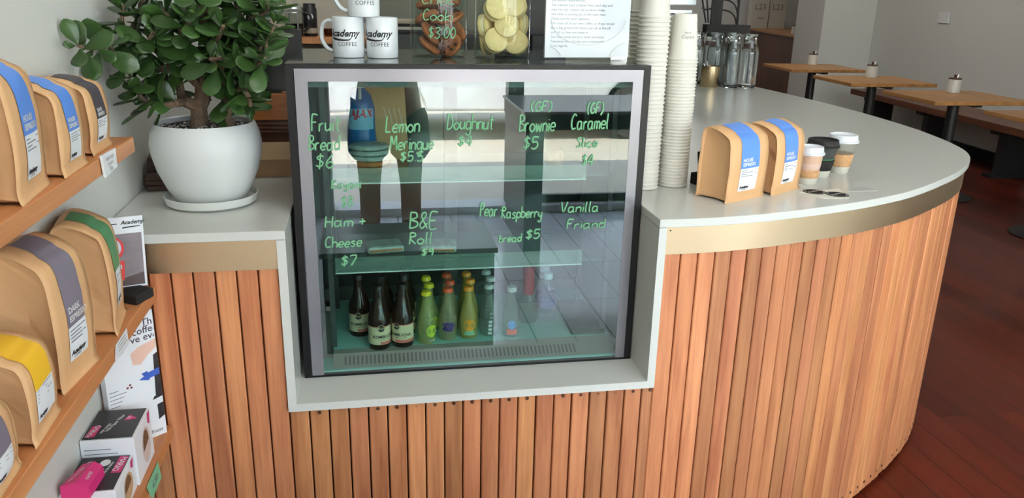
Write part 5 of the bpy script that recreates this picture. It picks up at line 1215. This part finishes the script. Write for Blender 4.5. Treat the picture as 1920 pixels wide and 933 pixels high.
MB().add([(-0.055, -0.022, 0), (0.055, -0.022, 0), (0.055, 0.022, 0), (-0.055, 0.022, 0), (-0.052, -0.006, 0.195), (0.047, -0.006, 0.195), (0.047, 0.004, 0.195), (-0.052, 0.004, 0.195)], [(0,3,2,1),(4,5,6,7),(0,1,5,4),(1,2,6,5),(2,3,7,6),(3,0,4,7)]).build('bag_body', M_kraft, t, bevel=0.002)
mb = MB()
for q in range(4): mb.tube([(0.004 + q*0.012, -0.0215 + 0.0, 0.090), (-0.004 + q*0.012, -0.015, 0.128)], 0.0006, 5)
mb.build('pale_printing', M_paper, t)
mb = MB().lathe([(0, 0), (0.020, 0), (0.024, 0.006), (0.024, 0.026), (0.018, 0.036), (0, 0.038)], 24)
tag(mb.build('wrapped_muffin', M_loaf, None, True, loc=(0.455, 0.32, ZS)), 'single wrapped brown muffin on the right end of the upper glass shelf', 'muffin')
for k, (x, y, rz) in enumerate(((0.03, 0.33, 8), (0.165, 0.32, -6))):
    t = empty('wrapped_sandwich', (x, y, 0.7963), R(rz), '%s wrapped sandwich on the lower glass shelf' % ('left', 'right')[k], 'sandwich', 'wrapped sandwiches on the lower glass shelf')
    MB().prism([(-0.045, -0.035), (0.045, -0.035), (0.045, 0.035), (-0.045, 0.035)], 0, 0.018).build('wrapped_body', M_wrap, t, bevel=0.006)
    MB().prism([(-0.040, -0.0362), (0.040, -0.0362), (0.040, -0.034), (-0.040, -0.034)], 0.006, 0.012).build('filling', M_loaf, t)
# ------------------------------------------------------------------ cafe seating along the right wall
M_iron = pm('black_iron', rgb(24, 24, 25), 0.5)
tb = empty('cafe_table', (4.424, 5.955, 0), R(-3), 'square timber cafe table furthest from the counter, next to the column', 'table', 'square cafe tables along the right wall')
MB().box(-0.38, 0.38, -0.33, 0.33, 0.722, 0.75).build('table_top', M_table, tb, bevel=0.003)
MB().lathe([(0, 0.02), (0.040, 0.02), (0.040, 0.70), (0, 0.70)], 24).build('pedestal', M_iron, tb, True)
MB().lathe([(0, 0), (0.23, 0), (0.235, 0.006), (0.20, 0.018), (0.06, 0.026), (0, 0.026)], 40).build('base', M_iron, tb, True)
MB().box(-0.26, 0.26, -0.03, 0.03, 0.70, 0.722).box(-0.03, 0.03, -0.26, 0.26, 0.70, 0.722).build('top_bracket', M_iron, tb)
dup(tb, (4.309, 4.768, 0), R(-3), 'second furthest square timber cafe table with a sugar pot')
dup(tb, (4.253, 3.668, 0), R(-3), 'nearest fully visible square timber cafe table, right of the counter end')
dup(tb, (4.26, 2.60, 0), R(-3), 'square timber cafe table cut off by the right edge of the photo')
sp = empty('sugar_pot', (4.548, 6.185, 0.7502), 0, 'white sugar pot with timber lid on the furthest cafe table', 'sugar pot', 'white sugar pots with timber lids')
MB().lathe([(0, 0), (0.052, 0), (0.056, 0.004), (0.056, 0.115), (0.052, 0.118), (0, 0.118)], 32).build('pot_body', pm('pot_ceramic', rgb(216, 214, 206), 0.35), sp, True)
MB().lathe([(0, 0.118), (0.054, 0.118), (0.055, 0.122), (0.053, 0.128), (0.012, 0.130), (0.010, 0.136), (0.014, 0.146), (0.010, 0.156), (0, 0.158)], 32).build('lid', M_darkwood, sp, True)
MB().tube([(0.018, 0.0, 0.128), (0.028, 0.0, 0.160)], 0.004, 8).build('spoon_handle', M_steel, sp, True)
for o_ in [sp]: o_.scale = (0.85, 0.85, 0.85)
dup(sp, (4.40, 4.94, 0.7502), 0, 'white sugar pot with timber lid on the second furthest cafe table')
dup(sp, (4.37, 3.85, 0.7502), 0, 'white sugar pot with timber lid on the nearest visible cafe table')
fs = dup(sp, (5.62, 8.55, 0.9402), 0, 'white sugar pot on the far timber counter behind the column')
bn = empty('bench_seat', (5.32, 4.3, 0), -math.atan(0.0875), 'long dark timber bench seat along the right wall behind the tables', 'bench')
MB().box(-0.23, 0.23, -3.6, 2.28, 0.40, 0.46).build('seat', M_bench, bn, bevel=0.004)
for y in (2.0, 1.0, -0.1, -1.6, -3.2):
    MB().box(-0.11, 0.11, y - 0.04, y + 0.04, 0.02, 0.40).box(-0.18, 0.18, y - 0.06, y + 0.06, 0.36, 0.3995).box(-0.19, 0.19, y - 0.05, y + 0.05, 0.0, 0.03).build('leg', M_iron, bn)
M_fc = wood('far_counter_timber', rgb(112, 66, 42), rgb(74, 40, 24), 0.45, axis=2, scale=2)
fc = empty('far_counter', (5.7, 9.2, 0), 0, 'dark timber counter with pale top behind the column', 'counter')
pl = [(5.36 - 5.7, 7.86 - 9.2), (5.86 - 5.7, 10.55 - 9.2), (6.75 - 5.7, 10.55 - 9.2), (6.2 - 5.7, 7.86 - 9.2)]
MB().prism([(a + 0.03, b_ + 0.02) for a, b_ in pl], 0, 0.91).build('front_panel', M_fc, fc)
MB().prism(pl, 0.91, 0.94).build('counter_top', M_table, fc)
for k, (x, rz) in enumerate(((5.93, -4), (6.215, -3))):
    t = empty('white_carton', (x, 10.28, 0.9402), R(rz), '%s tall white printed carton on the far timber counter' % ('left', 'right')[k], 'carton', 'white cartons on the far counter')
    MB().box(-0.135, 0.135, -0.07, 0.07, 0, 0.46).build('carton_body', pm('carton_white', rgb(206, 202, 190), 0.6), t, bevel=0.002)
    mb = text_mb('L23', 0.12, page((0.0, -0.0702, 0.31), (1, 0, 0), (0, 0, 1)))
    if k == 0: mb.add([(-0.03, -0.0705, 0.14), (0.07, -0.0705, 0.145), (0.07, -0.0705, 0.158), (-0.03, -0.0705, 0.153)], [(0,1,2,3)])
    mb.build('carton_lettering', pm('carton_ink', rgb(120, 116, 108), 0.6), t)
sw = empty('light_switch', (5.732, 5.86, 1.242), -math.atan(0.0875), 'white square switch plate on the right hand wall', 'switch')
MB().box(-0.012, 0.0, -0.085, 0.085, -0.05, 0.05).build('plate', M_white, sw, bevel=0.003)
MB().box(-0.017, -0.012, -0.02, 0.02, -0.015, 0.015).build('rocker', M_white, sw, bevel=0.002)

# ------------------------------------------------------------------ shop window side, seen only mirrored in the case glass
t = empty('window_bench', (1.55, -2.72, 0), 0, 'grey high bench in the shop window, mirrored in the display case glass', 'bench')
MB().box(-0.72, 0.72, -0.38, 0.34, 0.785, 0.80).build('bench_top', pm('bench_grey', rgb(150, 156, 156), 0.25), t, bevel=0.003)
MB().box(-0.71, 0.71, -0.37, 0.335, 0.70, 0.785).build('edge_board', pm('bench_edge', rgb(34, 44, 40), 0.5), t)
MB().box(-0.70, -0.60, -0.32, 0.30, 0.0, 0.70).build('panel_leg', M_black, t)
MB().box(0.60, 0.70, -0.32, 0.30, 0.0, 0.70).build('panel_leg', M_black, t)
t = empty('low_cabinet', (0.13, -1.0, 0), 0, 'low dark cabinet in front of the counter, mirrored in the display case glass', 'cabinet')
M_cab = pm('cabinet_green_grey', rgb(52, 62, 58), 0.5)
MB().box(-0.30, 0.30, -0.17, 0.17, 0.06, 0.53).build('cabinet_body', M_cab, t, bevel=0.003)
MB().box(-0.31, 0.31, -0.18, 0.18, 0.53, 0.55).build('cabinet_top', pm('cabinet_top_green', rgb(116, 138, 128), 0.3), t, bevel=0.002)
MB().box(-0.29, -0.003, 0.17, 0.185, 0.08, 0.52).build('door', M_cab, t, bevel=0.002)
MB().box(0.003, 0.29, 0.17, 0.185, 0.08, 0.52).build('door', M_cab, t, bevel=0.002)
MB().box(-0.28, 0.28, -0.14, 0.14, 0.0, 0.06).build('plinth', M_black, t)
# parked car at the far side of the road
car = empty('parked_car', (1.6, -7.45, -0.13), 0, 'white car parked on the sunny street, mirrored in the display case glass', 'car')
M_carw = pm('car_white', rgb(226, 228, 230), 0.15, coat=0.5); M_carg = pm('car_glass', rgb(30, 36, 40), 0.05, spec=0.8); M_tyre = pm('tyre', rgb(28, 28, 29), 0.8)
def arch(cx, r): return [(cx + r*math.cos(a), 0.32 + r*math.sin(a)) for a in [math.pi*(1 - k/10) for k in range(11)]]
side = [(-2.15, 0.30), (-2.18, 0.62), (-2.05, 0.86), (-1.2, 0.96), (-0.55, 1.40), (0.75, 1.43), (1.55, 1.00), (2.08, 0.92), (2.15, 0.55), (2.10, 0.28)] + [(x, z) for x, z in reversed(arch(1.30, 0.36))] + [(x, z) for x, z in reversed(arch(-1.35, 0.36))]
MB().prism(side, -0.86, 0.86, Matrix.Rotation(R(90), 4, 'X')).build('body_shell', M_carw, car, bevel=0.03)
for s in (-1, 1):
    MB().prism([(-1.02, 0.98), (-0.50, 1.34), (0.08, 1.36), (0.08, 0.98)], 0.855, 0.866, Matrix.Diagonal((1, s, 1, 1)) @ Matrix.Rotation(R(90), 4, 'X')).build('side_window', M_carg, car)
    MB().prism([(0.14, 0.98), (0.14, 1.36), (0.70, 1.37), (1.30, 1.00)], 0.855, 0.866, Matrix.Diagonal((1, s, 1, 1)) @ Matrix.Rotation(R(90), 4, 'X')).build('side_window', M_carg, car)
    for cx in (-1.35, 1.30):
        M = Matrix.Translation((cx, s*0.74, 0.32)) @ Matrix.Rotation(R(90), 4, 'X')
        w = MB().lathe([(0, -0.1), (0.20, -0.1), (0.31, -0.09), (0.32, 0), (0.31, 0.09), (0.20, 0.1), (0, 0.1)], 32, M).build('wheel', M_tyre, car, True)
        hb = MB()
        hb.lathe([(0.0, -0.108), (0.05, -0.11), (0.19, -0.104), (0.20, -0.098), (0.20, 0.098), (0.19, 0.104), (0.05, 0.11), (0, 0.108)], 24, M).build('hub', M_steel, w, True)
# building across the street
bd = empty('street_building', (2, -17.2, 0), 0, 'pale painted building across the street with dark shop windows', 'building')
MB().box(-13, 13, -1.2, 1.2, -0.02, 3.7).build('facade', pm('facade_cream', rgb(222, 220, 214), 0.8), bd)
for k in range(6):
    x = -11 + k*4.2
    MB().box(x, x + 2.4, 1.2, 1.24, 0.5, 2.5).build('window', M_carg, bd)
    MB().box(x - 0.1, x + 2.5, 1.2, 1.9, 2.8, 2.95).build('unseen_awning', pm('awning_grey', rgb(150, 150, 150), 0.7), bd)

# ------------------------------------------------------------------ the person holding the phone, mirrored in the case glass
M_skin = pm('skin', rgb(176, 122, 92), 0.5, spec=0.35)
def skin_obj(name, verts, edges, mat, parent, levels=2, root=0):
    me = bpy.data.meshes.new(name); me.from_pydata([v[:3] for v in verts], edges, []); me.materials.append(mat)
    o = bpy.data.objects.new(name, me); COL.objects.link(o); o.parent = parent
    sk = o.modifiers.new('skin', 'SKIN'); sk.use_smooth_shade = True
    lay = me.skin_vertices[0].data
    for i, v in enumerate(verts):
        rr2 = v[3]; lay[i].radius = (rr2, v[4] if len(v) > 4 else rr2); lay[i].use_root = (i == root)
    sb = o.modifiers.new('sub', 'SUBSURF'); sb.levels = 1; sb.render_levels = levels
    return o
pr_ = empty('person', (0.10, -2.06, 0.0), 0, 'person in dark top and shorts standing and holding up a phone, mirrored in the glass', 'person')
V = [(0, 0, 0.95, 0.135, 0.10), (0, -0.01, 1.10, 0.125, 0.095), (0, -0.01, 1.28, 0.15, 0.11), (0, -0.01, 1.40, 0.12, 0.09), (0, 0.01, 1.48, 0.052), (0, 0.03, 1.545, 0.055), (0, 0.04, 1.62, 0.082, 0.095), (0, 0.035, 1.70, 0.072, 0.085)]
E_ = [(i, i + 1) for i in range(7)]
def addc(frm, pts):
    p = frm
    for q in pts: V.append(q); E_.append((p, len(V) - 1)); p = len(V) - 1
    return p
for s in (-1, 1):
    addc(0, [(s*0.09, 0, 0.86, 0.088), (s*0.095, 0.015, 0.66, 0.072), (s*0.10, 0.02, 0.49, 0.055), (s*0.10, -0.005, 0.34, 0.054), (s*0.105, -0.02, 0.12, 0.036), (s*0.105, -0.025, 0.07, 0.040), (s*0.115, 0.08, 0.035, 0.034), (s*0.125, 0.16, 0.026, 0.026)])
    addc(3, [(s*0.155, -0.005, 1.395, 0.062), (s*0.215, 0.06, 1.24, 0.043), (s*0.215 - 0.03, 0.20, 1.16, 0.037), (s*0.135 - 0.06, 0.33, 1.27, 0.030), (s*0.095 - 0.09, 0.40, 1.36, 0.025), (s*0.092 - 0.095, 0.425, 1.40, 0.027, 0.018)])
skin_obj('body', V, E_, M_skin, pr_)
fm = MB()
for s in (-1, 1):
    hx, hy, hz = s*0.092 - 0.095, 0.425, 1.40
    for q in range(4):
        z = hz - 0.012 + q*0.013; ln = (0.052, 0.060, 0.058, 0.046)[q]
        fm.tube(crom([(hx, hy - 0.006, z), (hx + s*0.012, hy + 0.008, z + 0.004), (hx + s*0.004, hy + 0.020, z + 0.006), (hx - s*(ln - 0.042), hy + 0.022, z + 0.006)], 4), [0.0085]*4 + [0.008]*4 + [0.007]*4 + [0.006], 8)
    fm.tube(crom([(hx - s*0.004, hy - 0.012, hz - 0.012), (hx - s*0.018, hy - 0.016, hz + 0.004), (hx - s*0.030, hy - 0.004, hz + 0.018)], 4), [0.0105]*4 + [0.0095]*4 + [0.008], 8)
fm.build('fingers', M_skin, pr_, True)
fc_ = MB()
fc_.add([(-0.011, 0.118, 1.610), (0.011, 0.118, 1.610), (0, 0.145, 1.606), (0, 0.122, 1.655), (0, 0.118, 1.600)], [(0, 2, 3), (1, 3, 2), (0, 4, 2), (1, 2, 4), (0, 3, 1), (0, 1, 4)])
for s in (-1, 1): fc_.lathe([(0, -0.01), (0.012, -0.006), (0.020, 0.0), (0.012, 0.006), (0, 0.01)], 12, Matrix.Translation((s*0.083, 0.03, 1.625)) @ Matrix.Rotation(R(90), 4, 'Y'))
fc_.build('nose_and_ears', M_skin, pr_, True)
ey = MB()
for s in (-1, 1): ey.lathe([(0, -0.006), (0.010, -0.004), (0.012, 0), (0.010, 0.004), (0, 0.006)], 12, Matrix.Translation((s*0.032, 0.122, 1.645)) @ Matrix.Rotation(R(90), 4, 'X'))
ey.build('eyes', M_ink, pr_, True)
MB().tube([(-0.026, 0.122, 1.578), (0, 0.128, 1.575), (0.026, 0.122, 1.578)], 0.005, 8).build('mouth', pm('lips', rgb(150, 84, 76), 0.5), pr_, True)
MB().lathe([(0.086, 1.655), (0.094, 1.69), (0.088, 1.74), (0.06, 1.785), (0, 1.80)], 28, Matrix.Translation((0, 0.024, 0)) @ Matrix.Diagonal((0.98, 1.12, 1, 1))).build('hair', pm('dark_hair', rgb(40, 28, 22), 0.6), pr_, True)
M_navy = pm('dark_top', rgb(30, 34, 42), 0.85); M_shorts = pm('dark_shorts', rgb(24, 27, 34), 0.85)
skin_obj('shirt', [(0, 0, 0.90, 0.155, 0.125), (0, -0.01, 1.10, 0.145, 0.115), (0, -0.01, 1.28, 0.168, 0.128), (0, -0.01, 1.405, 0.125, 0.095), (0.16, -0.005, 1.40, 0.075), (0.21, 0.045, 1.27, 0.062), (-0.16, -0.005, 1.40, 0.075), (-0.21, 0.045, 1.27, 0.062)], [(0,1),(1,2),(2,3),(3,4),(4,5),(3,6),(6,7)], M_navy, pr_, 1)
skin_obj('shorts', [(0, 0, 0.94, 0.150, 0.118), (0.092, 0.003, 0.82, 0.112), (0.105, 0.014, 0.60, 0.108), (-0.092, 0.003, 0.82, 0.112), (-0.105, 0.014, 0.60, 0.108)], [(0,1),(1,2),(0,3),(3,4)], M_shorts, pr_, 1)
for s in (-1, 1):
    skin_obj('sandal', [(s*0.105, -0.05, 0.02, 0.040, 0.024), (s*0.115, 0.06, 0.018, 0.046, 0.020), (s*0.125, 0.17, 0.016, 0.040, 0.018)], [(0,1),(1,2)], pm('sandal', rgb(60, 44, 36), 0.7), pr_, 1)
ph = empty('mobile_phone', (0, -1.6, 1.4215), 0, 'dark mobile phone held up sideways by the person', 'phone')
ph.rotation_euler = (PITCH, 0, YAW)
MB().box(-0.074, 0.074, -0.0235, -0.0155, -0.036, 0.036).build('phone_body', M_black, ph, bevel=0.003)
